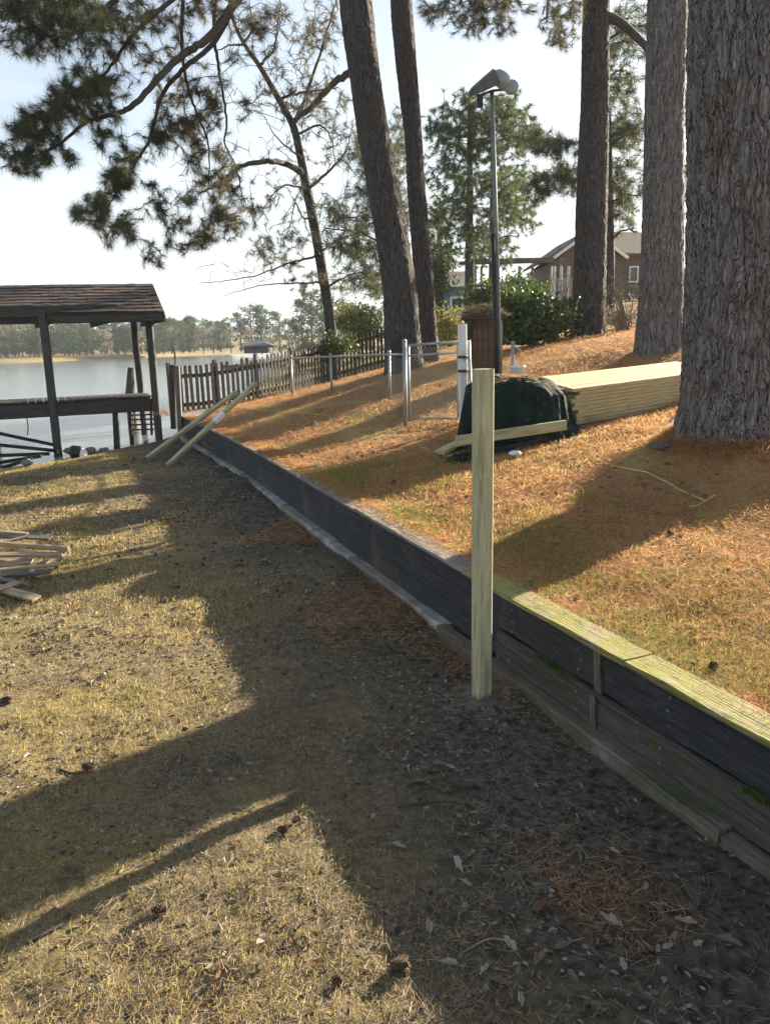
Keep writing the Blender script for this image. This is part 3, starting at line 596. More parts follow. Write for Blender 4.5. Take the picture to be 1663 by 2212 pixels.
# ------------------------------------------------------------------ well house, spigot and bucket
wc = at(1043, 800, 13.2); wc.z = gz(wc)
wh = thing('well_house', 'small brown boarded well house with a straw littered roof', 'well house', wc)
ztop = at(1043, 690, 13.2).z-wc.z; wx, wy = .25, .25
for s_, (dx, dy) in enumerate(((0, -1), (0, 1), (-1, 0), (1, 0))):
    for k in range(5):
        u = -.2+.1*k
        p = wc+Vector((u if dx == 0 else dx*wx, u if dy == 0 else dy*wy, -.1)); beam('wall_board', p, p+Vector((0, 0, ztop+.1)), .094, .02, M_WELL, wh, up=(dx, dy, 0))
for q in ((-1, -1), (1, -1), (1, 1), (-1, 1)):
    p = wc+Vector((q[0]*wx, q[1]*wy, -.1)); beam('corner_post', p, p+Vector((0, 0, ztop+.1)), .07, .07, M_DARK, wh)
s = MB(); e = .36; zr = ztop+.20; cz0 = wc.z+ztop
s.add([(wc.x-e, wc.y-e, cz0), (wc.x+e, wc.y-e, cz0), (wc.x+e, wc.y+e, cz0), (wc.x-e, wc.y+e, cz0), (wc.x-e, wc.y-e, cz0+.04), (wc.x+e, wc.y-e, cz0+.04), (wc.x+e, wc.y+e, cz0+.04), (wc.x-e, wc.y+e, cz0+.04), (wc.x-.1, wc.y, cz0+.24), (wc.x+.16, wc.y, cz0+.24)],
      [(3, 2, 1, 0), (0, 1, 5, 4), (1, 2, 6, 5), (2, 3, 7, 6), (3, 0, 4, 7), (4, 5, 9, 8), (6, 7, 8, 9), (5, 6, 9), (7, 4, 8)])
s.build('roof', M_SHINGLE, wh)
sp = at(1108, 822, 10.4); sp.z = gz(sp)
spg = thing('water_spigot', 'thin grey standpipe with a tap behind the tarp', 'tap', sp)
st = at(1107, 742, 10.4); pipe('pipe', [sp+Vector((0, 0, -.1)), st], .022, M_GALV, spg)
pipe('spout', [st+Vector((0, 0, -.05)), st+Vector((.06, -.03, -.06)), st+Vector((.10, -.05, -.11))], .016, M_GALV, spg)
s = MB(); s.lathe([(.01, 0), (.03, .005), (.03, .02), (.01, .03)], 8, st); s.build('tap_handle', M_GALV, spg)
bk = at(1119, 832, 10.15); bk.z = gz(bk); bt = at(1119, 790, 10.15).z-bk.z
bkt = thing('bucket', 'white plastic bucket behind the green tarp', 'bucket', bk)
s = MB(); s.lathe([(.07, 0), (.085, bt*.96), (.095, bt*.97), (.095, bt), (.08, bt), (.07, .03), (.01, .03)], 18, bk); s.build('body', M_PLASTIC, bkt, None, True)

# ------------------------------------------------------------------ yellow string lying on the lawn
def string(name, pix, Y, label):
    pts = []
    for (px, py) in pix:
        z = .8
        for _ in range(12): p = on_z(px, py, z); z = .5*z+.5*(gz(p)+.02)
        p.z = gz(p)+.018; pts.append(p)
    dense = []
    for a, b_ in zip(pts[:-1], pts[1:]):
        for k in range(8):
            p = a.lerp(b_, k/8); p.z = gz(p)+.016; dense.append(p)
    dense.append(pts[-1]); s = MB(); s.tube(dense, .005, 5); tag(s.build(name, M_STRING), label, 'string')
string('string_line', [(905, 962), (945, 977), (985, 988), (1020, 991)], 9, 'pale yellow string lying left of the new post')
string('string_line', [(1068, 988), (1110, 983), (1160, 972)], 9, 'pale yellow string lying in front of the tarp')
string('string_line', [(1320, 1006), (1400, 1016), (1480, 1026), (1530, 1034)], 7, 'yellow string across the trunk shadow before the big tree')
string('string_line', [(1490, 1018), (1510, 1026), (1545, 1042)], 7, 'short bright yellow string end by the roots of the big tree')
string('string_line', [(500, 878), (560, 885), (640, 890), (690, 896)], 13, 'faint yellow string stretched over the far lawn')

# ------------------------------------------------------------------ picket fence
FP = [at(376, 893, 16.9), at(562, 862, 18.6), at(703, 842, 21.0), at(836, 797, 22.3)]
for p in FP: p.z = gz(p)
pf = thing('picket_fence', 'weathered dark wooden picket fence along the far edge of the lawn', 'fence', FP[0])
ph = [1.02, 1.0, 1.08, 1.2]
for k in range(3):
    a, b_ = FP[k], FP[k+1]; d = b_-a; d.z = 0; Ln = d.length; d.normalize(); nrm = Vector((d.y, -d.x, 0)); n_ = int(Ln/.135)
    for i in range(n_):
        u = (i+.5)/n_; p = a.lerp(b_, u); p.z = gz(p)+.05; h = ph[k]*(1-u)+ph[k+1]*u-.05+random.uniform(-.015, .015)
        s_w = .075
        M = Matrix.Translation(p+nrm*.03) @ Matrix.Rotation(math.atan2(d.y, d.x)+random.uniform(-.03, .03), 4, 'Z') @ Matrix.Rotation(random.uniform(-.015, .015), 4, 'Y')
        key = ('pk', round(h, 1)); 
        if key not in BEAMS:
            q = MB(); w = s_w/2; t_ = .011; hh = round(h, 1)+.02
            out = [(-w, 0), (w, 0), (w, hh-.05), (w*.55, hh), (-w*.55, hh), (-w, hh-.05)]
            q.add([(x, -t_, z) for x, z in out]+[(x, t_, z) for x, z in out], [(0, 1, 2, 3, 4, 5), (11, 10, 9, 8, 7, 6)]+[((j+1) % 6, j, 6+j, 6+(j+1) % 6) for j in range(6)])
            BEAMS[key] = q.mesh('picket')
        obj('picket', BEAMS[key], M_PICKET, pf, M)
    for hf in (.18, .82):
        for q in range(3):
            r0, r1 = a.lerp(b_, q/3), a.lerp(b_, (q+1)/3)
            r0.z = gz(r0)+hf*(ph[k]*(1-q/3)+ph[k+1]*q/3); r1.z = gz(r1)+hf*(ph[k]*(1-(q+1)/3)+ph[k+1]*(q+1)/3)
            beam('rail', r0, r1, .04, .085, M_PICKET, pf)
    for q in (0, .5):
        p = a.lerp(b_, q); p.z = gz(p)-.3; beam('post', p-nrm*.065, p-nrm*.065+Vector((0, 0, ph[k]+.42)), .09, .09, M_GREYWOOD, pf, up=nrm)
# corner posts by the wall's end
c0 = at(374, 900, 16.6); c0.z = gz(c0)-.3; tag(beam('corner_post', c0, at(373, 788, 16.6), .12, .12, M_PICKET), 'dark square corner post at the left end of the picket fence', 'post')
bpy.data.objects['corner_post'].name = 'corner_post'
c0 = at(388, 905, 16.2); c0.z = .2; tag(beam('grey_post', c0, at(383, 790, 16.2), .10, .10, M_GREYWOOD), 'lighter grey post just right of the dark corner post', 'post')
c0 = at(379, 800, 17.6); c0.z = .3; s = MB(); s.tube([c0, at(377, 748, 17.6)], .022, 8); tag(s.build('thin_pole', M_GREYWOOD), 'thin pale pole rising behind the fence corner', 'pole')

# ------------------------------------------------------------------ boathouse on the shore
bh = thing('boathouse', 'open wooden boathouse with brown shingled roof at the waters edge', 'boathouse', at(125, 970, 16.6))
def post_between(name, base, top, w, m, parent): return beam(name, base, top, w, w, m, parent, up=(.1, -1, 0))
P1b, P1t = at(125, 972, 16.6), at(92, 670, 16.6); P2b, P2t = at(343, 935, 17.5), at(320, 668, 17.5); P3b, P3t = at(313, 925, 20.3), at(287, 676, 20.3)
dxv = Vector((P2b.x-P1b.x, P2b.y-P1b.y, 0)); P0b = P1b-dxv*1.0; P0t = P1t-dxv*1.0
back = Vector((P3b.x-P2b.x, P3b.y-P2b.y, 0))
deckz = at(340, 858, 17.4).z
for b0, t0 in ((P1b, P1t), (P2b, P2t), (P3b, P3t), (P0b, P0t)):
    b0 = b0.copy(); b0.z -= .6; post_between('post', b0, t0, .15 if b0.y < 18 else .14, M_DOCKPOST, bh)
P4b = P1b+back; P4t = P1t+back; post_between('post', P4b+Vector((-1.6, 0, -.8)), P4t+Vector((-1.6, 0, 0)), .14, M_DOCKPOST, bh)
ex = dxv.normalized(); ey = back.normalized(); eyp = Vector((-ex.y, ex.x, 0))
# deck: joist beam along the front and boards on it
f0 = P1b-ex*4.2; f0.z = deckz-.20; f1 = P2b+ex*.02; f1.z = deckz-.18
beam('deck_beam', f0+eyp*.12, f1+eyp*.12, .06, .30, M_DECKWOOD, bh)
for k in range(int((f1-f0).length/.155)):
    p = f0+(f1-f0).normalized()*(.08+k*.155); p.z = deckz-.005+.02*k*.155/6; beam('deck_board', p+eyp*.06, p+eyp*1.25, .14, .035, M_DECKWOOD, bh)
beam('back_beam', f0+eyp*1.2, f1+eyp*1.2, .05, .22, M_DECKWOOD, bh)
for px, pyt, pyb, Y, w in ((250, 890, 945, 17.6, .13), (283, 890, 935, 18.2, .10)):
    post_between('stub_post', at(px+4, pyb+25, Y), at(px, pyt-6, Y), w, M_DARK if w < .12 else M_DECKWOOD, bh)
# steps at the right end
sc = at(300, 915, 18.0)
for q, (x0, x1) in enumerate(((282, 287), (306, 312), (326, 331))):
    a = at((x0+x1)/2, 940, 17.9); b_ = at((x0+x1)/2-2, 886, 17.9); beam('step_string', a, b_, .05, .05, M_DECKWOOD, bh, up=(0, -1, 0))
for py in (897, 907, 918, 929): beam('step', at(281, py, 17.88), at(333, py-2, 17.88), .05, .035, M_DECKWOOD, bh)
# roof
eaveL, eaveR = at(-170, 688, 16.3), at(354, 668, 16.9); ridgeL, ridgeR = at(-170, 619, 19.0), at(331, 617, 19.6)
eaveL.z = eaveR.z = (eaveL.z+eaveR.z)/2; rz = (ridgeL.z+ridgeR.z)/2; ridgeL.z = ridgeR.z = rz
bkL, bkR = eaveL+(ridgeL-eaveL)*2, eaveR+(ridgeR-eaveR)*2; bkL.z = bkR.z = eaveL.z
def slab(name, quad, th, m, parent):
    a, b_, c, d = [Vector(q) for q in quad]; nn = (b_-a).cross(d-a).normalized()*th; s = MB()
    s.add([a, b_, c, d, a-nn, b_-nn, c-nn, d-nn], [(0, 1, 2, 3), (7, 6, 5, 4), (0, 4, 5, 1), (1, 5, 6, 2), (2, 6, 7, 3), (3, 7, 4, 0)]); return s.build(name, m, parent)
rf = slab('roof', (eaveL, eaveR, ridgeR, ridgeL), .05, M_DARK, bh); slab('roof_back', (ridgeL, ridgeR, bkR, bkL), .05, M_SHINGLE, bh)
nc_ = 9; sl = (ridgeL-eaveL)                            # courses of shingles, each proud of the one above
for k in range(nc_):
    u0, u1 = k/nc_-.004, (k+1)/nc_+.03; nn = (eaveR-eaveL).cross(sl).normalized()
    a, b_ = eaveL+sl*u0+nn*.03, eaveR+(ridgeR-eaveR)*u0+nn*.03; c, d = eaveR+(ridgeR-eaveR)*u1+nn*.008, eaveL+sl*u1+nn*.008
    nt_ = 26
    for i in range(nt_):
        q0, q1 = i/nt_+.0006, (i+1)/nt_-.0006; dz = nn*random.uniform(0, .012)
        slab('shingle', (a.lerp(b_, q0)+dz, a.lerp(b_, q1)+dz, d.lerp(c, q1)+dz, d.lerp(c, q0)+dz), .012, M_SHINGLE, rf)
fz = Vector((0, 0, -.10)); beam('fascia', eaveL+fz+Vector((0, .03, 0)), eaveR+fz+Vector((0, .03, 0)), .03, .17, M_DECKWOOD, bh)
beam('barge_board', eaveR+Vector((-.01, .05, -.09)), ridgeR+Vector((-.01, 0, -.09)), .03, .16, M_DECKWOOD, bh); beam('barge_board', ridgeR+Vector((-.01, .05, -.09)), bkR+Vector((-.01, 0, -.09)), .03, .16, M_DECKWOOD, bh)
hb0 = P0t+Vector((0, 0, -.02)); beam('header_beam', P0t-ex*.3+Vector((0, 0, -.05)), P2t+ex*.15+Vector((0, 0, -.02)), .10, .22, M_DECKWOOD, bh)
beam('header_beam', P4t-ex*2.5+Vector((0, 0, -.03)), P3t+ex*.2+Vector((0, 0, -.0)), .10, .2, M_DECKWOOD, bh)
for q in (.02, .25, .5, .75, .98):
    a = eaveL.lerp(eaveR, q); b_ = bkL.lerp(bkR, q); beam('tie_beam', a+Vector((0, .4, -.12)), b_+Vector((0, -.4, -.12)), .05, .14, M_DECKWOOD, bh)
# rails and pipes of the boat lift running into the water at the left
LR = [((-30, 930), (122, 962), 16.4), ((-30, 958), (125, 974), 16.2), ((-30, 985), (108, 980), 15.9), ((-30, 1004), (90, 985), 15.6), ((-30, 1022), (70, 990), 15.2)]
for k, (a, b_, Y) in enumerate(LR):
    a, b_ = at(*a, Y-.3), at(*b_, Y); 
    t = beam('lift_rail', a, b_, .07, .07, M_BLACKPIPE); tag(t, '%s dark rail of the boat lift slanting into the water' % ('topmost', 'second highest', 'middle', 'second lowest', 'lowest')[k], 'rail', 'boat lift rails')
s = MB(); s.tube([at(57, 890, 16.9), at(62, 925, 16.9), at(60, 940, 16.9)], .012, 6); s.box(tuple(at(56, 892, 16.9)-Vector((.03, .03, .03))), tuple(at(56, 892, 16.9)+Vector((.03, .03, .03)))); tag(s.build('hanging_chain', M_BLACKPIPE), 'dark line hanging from the boathouse deck at left', 'chain')
# mooring pile beyond the deck
mp_b = at(284, 880, 21.5); mp_b.z = LAKE_Z-1; s = MB(); s.tube([mp_b, at(282, 850, 21.5), at(283, 794, 21.5)], [.15, .14, .08], 12); tag(s.build('mooring_pile', M_GREYWOOD, None, None, True), 'tapered wooden mooring pile standing beyond the boathouse deck', 'pile')

# ------------------------------------------------------------------ scrap boards on the left
SC = [((-60, 1150), (112, 1166), .13, .10, .045), ((-60, 1172), (150, 1188), .30, .04, .09), ((-40, 1165), (95, 1182), .2, .09, .04), ((-60, 1198), (138, 1198), .24, .09, .05), ((60, 1228), (138, 1200), .14, .05, .10),
      ((-60, 1222), (70, 1218), .10, .12, .06), ((-40, 1245), (110, 1236), .04, .10, .05), ((-60, 1195), (80, 1210), .16, .14, .04), ((-30, 1262), (80, 1292), .03, .12, .04), ((-60, 1290), (40, 1262), .05, .10, .04)]
SL = ['pale board on the back of the scrap pile', 'long thin board sloping down to the right over the scrap pile', 'short board tucked under the long one in the scrap pile', 'broad straight board along the middle of the scrap pile', 'orange lit board standing crosswise at the right end of the scrap pile',
      'thick dark block low in the scrap pile', 'flat board on the ground at the front of the scrap pile', 'wide dark board in the heart of the scrap pile', 'pale flat board lying alone in front of the scrap pile', 'pale offcut crossing the board in front of the scrap pile']
SC += [((-50, 1180), (60, 1160), .27, .05, .03), ((-20, 1232), (120, 1214), .2, .04, .035), ((-60, 1210), (105, 1226), .12, .05, .03), ((20, 1205), (128, 1222), .08, .06, .03), ((-60, 1240), (60, 1258), .06, .07, .03), ((-50, 1140), (60, 1150), .2, .05, .03)]
SL += ['thin slat crossing the top of the scrap pile', 'narrow stick slanting up at the front of the scrap pile', 'thin slat sloping down through the front of the scrap pile', 'short slat under the right end of the scrap pile', 'thin slat lying low at the front left of the scrap pile', 'thin slat at the very back of the scrap pile']
for (a, b_, z, w, h), lab in zip(SC, SL):
    w, h = max(.04, w*.72), max(.022, h*.55); z = .02+z*.55
    p, q = on_z(*a, z), on_z(*b_, z); p.z = z+low_z(p.x, p.y).item()*.5+random.uniform(-.02, .02); q.z = z+random.uniform(-.03, .02)
    t = beam('scrap_board', p, q, w, h, M_SCRAP if random.random() < .75 else M_GREYWOOD, up=(random.uniform(-.2, .2), -.2, 1)); tag(t, lab, 'board', 'scrap boards in a pile')
# shoreline clutter
s = MB()
def rock(c, r_, m, name, label, cat, seed, sq=(1, 1, .7)):
    th_ = np.linspace(0, np.pi, 9)[:, None]; ph_ = np.linspace(0, 2*np.pi, 13)[:-1][None, :]
    X = np.sin(th_)*np.cos(ph_); Y_ = np.sin(th_)*np.sin(ph_); Z_ = np.cos(th_)+0*ph_; k = 1+.35*vnoise(X*1.7+seed, Y_*1.7, Z_*1.7, seed)
    V = np.c_[(X*k*sq[0]).ravel(), (Y_*k*sq[1]).ravel(), (Z_*k*sq[2]).ravel()]*r_; i = (np.arange(8)[:, None]*12+np.arange(12)[None, :]).ravel(); j = (np.arange(8)[:, None]*12+(np.arange(12)[None, :]+1) % 12).ravel()
    return tag(obj(name, np_mesh(name, V, np.c_[i, i+12, j+12, j], True), m, None, Matrix.Translation(c)), label, cat)
c = on_z(168, 985, -.18); rock(c+Vector((0, 0, .08)), .14, M_BLACKPLASTIC, 'dark_stump', 'small dark stump on the bank beside the boathouse post', 'stump', 3, (1, .8, 1.1))
c = on_z(183, 988, -.18); rock(c+Vector((0, 0, .05)), .10, M_PLASTIC, 'white_jug', 'small white jug lying on the bank by the dark stump', 'jug', 5, (.8, .8, 1))
c = on_z(198, 980, -.18); rock(c+Vector((0, 0, .06)), .12, M_ROCK, 'shore_stone', 'grey stone right of the white jug on the bank', 'stone', 8)
for k, (px, py, lab) in enumerate(((225, 976, 'pale stone in the short grass of the lake bank'), (60, 1002, 'low stone at the waterline left of the boathouse post'), (150, 975, 'stone at the foot of the boathouse post'))):
    c = on_z(px, py, -.2); rock(c+Vector((0, 0, .02)), .11, M_ROCK, 'shore_stone', lab, 'stone', 11+k)

# ------------------------------------------------------------------ trees
def catmull(P, k):
    P = np.asarray(P, float); P = np.vstack([2*P[0]-P[1], P, 2*P[-1]-P[-2]]); out = []
    for i in range(1, len(P)-2):
        t = np.linspace(0, 1, k, endpoint=False)[:, None]; a, b, c, d = P[i-1], P[i], P[i+1], P[i+2]
        out.append(.5*((2*b)+(-a+c)*t+(2*a-5*b+4*c-d)*t*t+(-a+3*b-3*c+d)*t**3))
    return np.vstack(out+[P[-2][None]])
def trunk_mesh(name, path, nth, step, dense, plate=(.10, .26), depth=.03, flare=.35, flare_h=.55, seed=0, root=0.0):
    """path: rows x,y,z,r from the ground up; furrowed bark plates are modelled."""
    C = catmull(path, 24); s = np.r_[0, np.cumsum(np.linalg.norm(np.diff(C[:, :3], axis=0), axis=1))]
    ss = np.r_[np.arange(0, min(dense, s[-1]), step), np.arange(min(dense, s[-1]), s[-1], step*10), s[-1]]
    Q = np.stack([np.interp(ss, s, C[:, k]) for k in range(4)], 1); th = np.linspace(0, 2*np.pi, nth, endpoint=False)[None, :]
    r0 = float(path[0][3]); per = max(6, round(2*np.pi*r0/plate[0])); S = ss[:, None]+0*th
    u = th/(2*np.pi)*per; u = u+.8*vnoise(np.cos(th)*3+0*S, np.sin(th)*3+0*S, S*1.3, seed+1)+0*S; v_ = S/plate[1]+.35*vnoise(np.cos(th)*5+0*S, np.sin(th)*5+0*S, S*3, seed+2)
    w = worley(np.broadcast_to(u, S.shape), v_, per, seed); w2 = worley(np.broadcast_to(u*2.1, S.shape), v_*2.3, round(per*2.1), seed+5); fur = (.72*sstep(.0, .17, w)+.28*sstep(.0, .2, w2))*(.72+.28*hsh(np.floor(u), np.floor(v_*1.0), 0*S+seed))
    rr = Q[:, 3:4]; fl = flare*np.exp(-S/flare_h)*(1+root*np.sin(th*5+seed)+root*.6*np.sin(th*8+2*seed))
    rad = rr*(1+fl)+depth*(fur-1)*np.clip(rr/r0, .4, 1)+depth*.35*vnoise(np.cos(th)*22, np.sin(th)*22, S*14, seed+3)+.02*rr/r0*vnoise(np.cos(th)*2, np.sin(th)*2, S*.8, seed+4)
    X = Q[:, 0:1]+rad*np.cos(th); Y = Q[:, 1:2]+rad*np.sin(th); Z = Q[:, 2:3]+0*th
    n_ = len(ss); i = (np.arange(n_-1)[:, None]*nth+np.arange(nth)[None, :]).ravel(); j = (np.arange(n_-1)[:, None]*nth+(np.arange(nth)[None, :]+1) % nth).ravel()
    return np_mesh(name, np.c_[X.ravel(), Y.ravel(), Z.ravel()], np.c_[i, j, j+nth, i+nth], True), Q
def unit(v): return v/np.maximum(np.linalg.norm(v, axis=-1, keepdims=True), 1e-9)
def tufts(Cn, D, n, ln, wd, spread=1.0, r=rng):
    """Bottle-brush tufts of pine needles: each needle one slim tapering blade."""
    Cn, D = np.asarray(Cn), unit(np.asarray(D)); k = len(Cn)
    rv = r.normal(size=(k, n, 3)); rv = rv-(rv*D[:, None]).sum(-1, keepdims=True)*D[:, None]; rv = unit(rv)
    a = r.uniform(.35, 1.25, (k, n, 1))*spread; dr = D[:, None]*np.cos(a)+rv*np.sin(a); dr[..., 2] -= .12; dr = unit(dr)
    L_ = ln*r.uniform(.65, 1.1, (k, n, 1)); base = Cn[:, None]-D[:, None]*r.uniform(0, .8, (k, n, 1))*ln
    sd = unit(np.cross(dr, r.normal(size=(k, n, 3))))*wd*.5
    V = np.stack([base+sd, base-sd, base+dr*L_], 2).reshape(-1, 3); return V, np.arange(len(V)).reshape(-1, 3)
def leaves(Cn, n, rad, size, r=rng, flat=.6):
    k = len(Cn); c = np.asarray(Cn)[:, None]+r.normal(size=(k, n, 3))*rad*np.array([1, 1, .8]); c = c.reshape(-1, 3)
    a = unit(r.normal(size=c.shape)); b_ = unit(np.cross(a, r.normal(size=c.shape))); s_ = size*r.uniform(.6, 1.2, (len(c), 1))
    V = np.stack([c-a*s_, c+b_*s_*.45, c+a*s_, c-b_*s_*.45], 1).reshape(-1, 3); return V, np.arange(len(V)).reshape(-1, 4)
class Skeleton:
    """Limb nodes; grow() hooks each target onto the nearest node by a bent twig."""
    def __init__(s): s.N = []; s.mb = MB()
    def limb(s, pts, r0, r1, sides=7, k=8, wob=.0):
        P = catmull([tuple(p) for p in pts], k)
        if wob: P[1:-1] += rng.normal(size=(len(P)-2, 3))*wob
        rd = np.linspace(r0, r1, len(P)); s.mb.tube([Vector(p) for p in P], list(rd), sides); s.N += [tuple(p) for p in P]; return P
    def grow(s, T, r0=.012, r1=.004, sides=4, sag=.12, maxd=9):
        T = np.asarray(T); N = np.array(s.N); order = np.argsort(np.min(np.linalg.norm(T[:, None]-N[None, ::max(1, len(N)//200)], axis=2), axis=1)); D = []; K = []
        for i in order:
            N = np.asarray(s.N); d = np.linalg.norm(N-T[i], axis=1); j = int(np.argmin(d+.15*rng.random(len(d)))); a, b = N[j], T[i]; L_ = np.linalg.norm(b-a)
            if L_ > maxd: continue
            mid = (a+b)/2+rng.normal(size=3)*L_*.10+np.array([0, 0, sag*L_*rng.uniform(-.3, 1)]); q = (mid+b)/2+rng.normal(size=3)*L_*.05
            f = min(2.0, .5+L_*.6); s.mb.tube([Vector(a), Vector(mid), Vector(q), Vector(b)], [r0*f, r0*f*.75, r1*1.4, r1], sides, False)
            s.N += [tuple((a+mid)/2), tuple(mid), tuple((mid+q)/2), tuple(q), tuple(b)]; D.append(b-q); K.append(i)
        return T[K], np.array(D)
def blob(cx, cy, rx, ry, ang, Y, dY, n):
    """n points through the volume of a foliage mass seen round cx,cy, about Y metres ahead."""
    k = max(2, n//3); t = rng.normal(size=(k, 3))*.55; t = t/np.maximum(1, np.linalg.norm(t, axis=1, keepdims=True)); t = t[rng.integers(0, k, n)]+rng.normal(size=(n, 3))*.17; c, s_ = math.cos(R(ang)), math.sin(R(ang))
    return np.array([at(cx+c*u*rx-s_*v*ry, cy+s_*u*rx+c*v*ry, Y+w*dY) for u, v, w in t])
def pine(name, label, base, path, nth, step, dense, bark, group=None, **kw):
    t = thing(name, label, 'tree', base, group); me, Q = trunk_mesh('trunk', path, nth, step, dense, **kw); obj('trunk', me, bark, t); return t, Q
def px_path(rows, Y, dY=0):                            # rows: px, py, width in units -> x,y,z,r at depth Y
    out = []
    for i, (px, py, w) in enumerate(rows):
        p = at(px, py, Y+dY*i); out.append((p.x, p.y, p.z, w*p.y/F/2*1.03))
    return out
def extend(path, height, r_end):
    a, b = np.array(path[-2]), np.array(path[-1]); d = (b-a)[:3]; d = d/d[2]; out = list(path); z = b[2]
    for q in (.25, .5, .75, 1): out.append((b[0]+d[0]*.6*(height-z)*q, b[1]+d[1]*.6*(height-z)*q, z+(height-z)*q, b[3]+(r_end-b[3])*q))
    return out
def crown(t, path, z0, z1, n, m, rad=3.0, nn=26, ln=.3, wd=.014):
    """High crown above the picture: whorls of limbs with needle tufts."""
    sk = Skeleton(); P = np.array(path); zs = np.linspace(z0, z1, 13); T = []
    for i, z in enumerate(zs):
        c = np.array([np.interp(z, P[:, 2], P[:, k]) for k in range(2)]+[z]); f = rad*(1-.75*(i/12)**1.4)
        for q in range(3):
            a = rng.uniform(0, 6.28); e = c+np.array([math.cos(a)*f, math.sin(a)*f, .25*f]); sk.limb([c, (c+e)/2+np.array([0, 0, -.1*f]), e], .06, .015, 5, 5)
            for _ in range(n//39+1): u = rng.uniform(.4, 1.05); T.append(c+(e-c)*u+rng.normal(size=3)*.4)
    C_, D_ = sk.grow(np.array(T), .014, .006, 3); V, F_ = tufts(C_, D_, nn, ln, wd, 1.2)
    sk.mb.build('limbs', M_TWIG, t); o = obj('crown', np_mesh('crown', V, F_), m, t)

TUFT_TOTAL = []
def foliage(t, sk, targets, m, n=40, ln=.19, wd=.006, r0=.012, name='needles', spread=1.0, r1=.004, sag=.12):
    C_, D_ = sk.grow(targets, r0, r1, 4, sag)
    V, F_ = tufts(C_, D_, n, ln, wd, spread); TUFT_TOTAL.append(len(F_)); return obj(name, np_mesh(name, V, F_), m, t)

# --- the big pine at the right edge
bb = at(1572, 900, 6.85); bb.z = gz(bb)
q1, q2, q3 = at(1578, 700, 6.85), at(1587, 400, 6.85), at(1589, 0, 6.85)
pth = [(bb.x, bb.y, bb.z-.3, .44), (bb.x, bb.y, bb.z+.25, .42), (q1.x, q1.y, q1.z, .395), (q2.x, q2.y, q2.z, .385), (q3.x, q3.y, q3.z, .375)]
pth = extend(pth, 21, .14)
t_big, _ = pine('pine_tree', 'massive furrowed pine trunk at the right edge of the picture', bb, pth, 300, .014, 6.0, M_BARK, plate=(.085, .36), depth=.036, flare=.26, flare_h=.35, seed=3, root=.25)
crown(t_big, pth, 13, 21, 240, M_NEEDLE)
# roots running out over the straw
s = MB()
for k, (pts, r_) in enumerate((([(1470, 900), (1440, 930), (1390, 945), (1345, 950)], .07), ([(1500, 915), (1450, 958), (1400, 962), (1350, 958)], .055))):
    P = []
    for px, py in pts:
        z = 1.1
        for _ in range(14): p = on_z(px, py, z); z = .5*z+.5*gz(p)
        p.z = gz(p)-.005; P.append(p)
    P = [Vector(q) for q in catmull([tuple(p) for p in P], 6)]; s.tube(P, list(np.linspace(r_, r_*.35, len(P))), 8)
s.build('roots', M_BARK, t_big, None, True)

# --- second and third trunks on the right
rows = [(1424, 752, 97), (1424, 700, 88), (1428, 600, 82), (1434, 300, 75), (1441, 0, 71)]
pth = px_path(rows, 13.0); pth[0] = (*pth[0][:2], gz(pth[0])-.15, pth[0][3]); pth2 = extend(pth, 23, .12)
t2, _ = pine('pine_tree', 'straight grey pine trunk just left of the massive trunk', Vector(pth[0][:3]), pth2, 96, .035, 9, M_BARK, plate=(.075, .32), depth=.026, flare=.08, seed=11, root=.2)
crown(t2, pth2, 14, 23, 160, M_NEEDLE)
rows = [(1270, 728, 70), (1271, 680, 66), (1273, 600, 64), (1279, 400, 60), (1285, 200, 54), (1288, 0, 49)]
pth = px_path(rows, 18.0); pth[0] = (*pth[0][:2], gz(pth[0])-.15, pth[0][3]); pth3 = extend(pth, 24, .12)
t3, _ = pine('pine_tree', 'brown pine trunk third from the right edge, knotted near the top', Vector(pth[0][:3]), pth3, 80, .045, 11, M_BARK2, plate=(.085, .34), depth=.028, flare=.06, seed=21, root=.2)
crown(t3, pth3, 15, 24, 160, M_NEEDLE)
sk = Skeleton(); sk.limb([at(1290, 30, 18), at(1340, 50, 17.8), at(1400, 105, 17.6), at(1450, 150, 17.4)], .12, .05, 8)
sk.limb([at(1290, -40, 18), at(1230, -60, 17), at(1190, -20, 16), at(1180, 40, 15.6)], .07, .02)
sk.limb([at(1290, -80, 18), at(1150, -120, 16), at(1060, -40, 14.5), at(1040, 20, 14.2)], .09, .02)
T = np.vstack([blob(1215, 45, 55, 75, 0, 15.8, 1.2, 120), blob(1000, 10, 95, 60, 0, 14.3, 1.2, 160), blob(1085, 15, 65, 55, 0, 14.4, 1, 90), blob(1075, 75, 10, 14, 0, 14.3, .2, 4), blob(1230, -60, 120, 50, 0, 16, 1.5, 60)])
foliage(t3, sk, T, M_NEEDLE_B, 50, .18, .005); sk.mb.build('limbs', M_TWIG, t3)

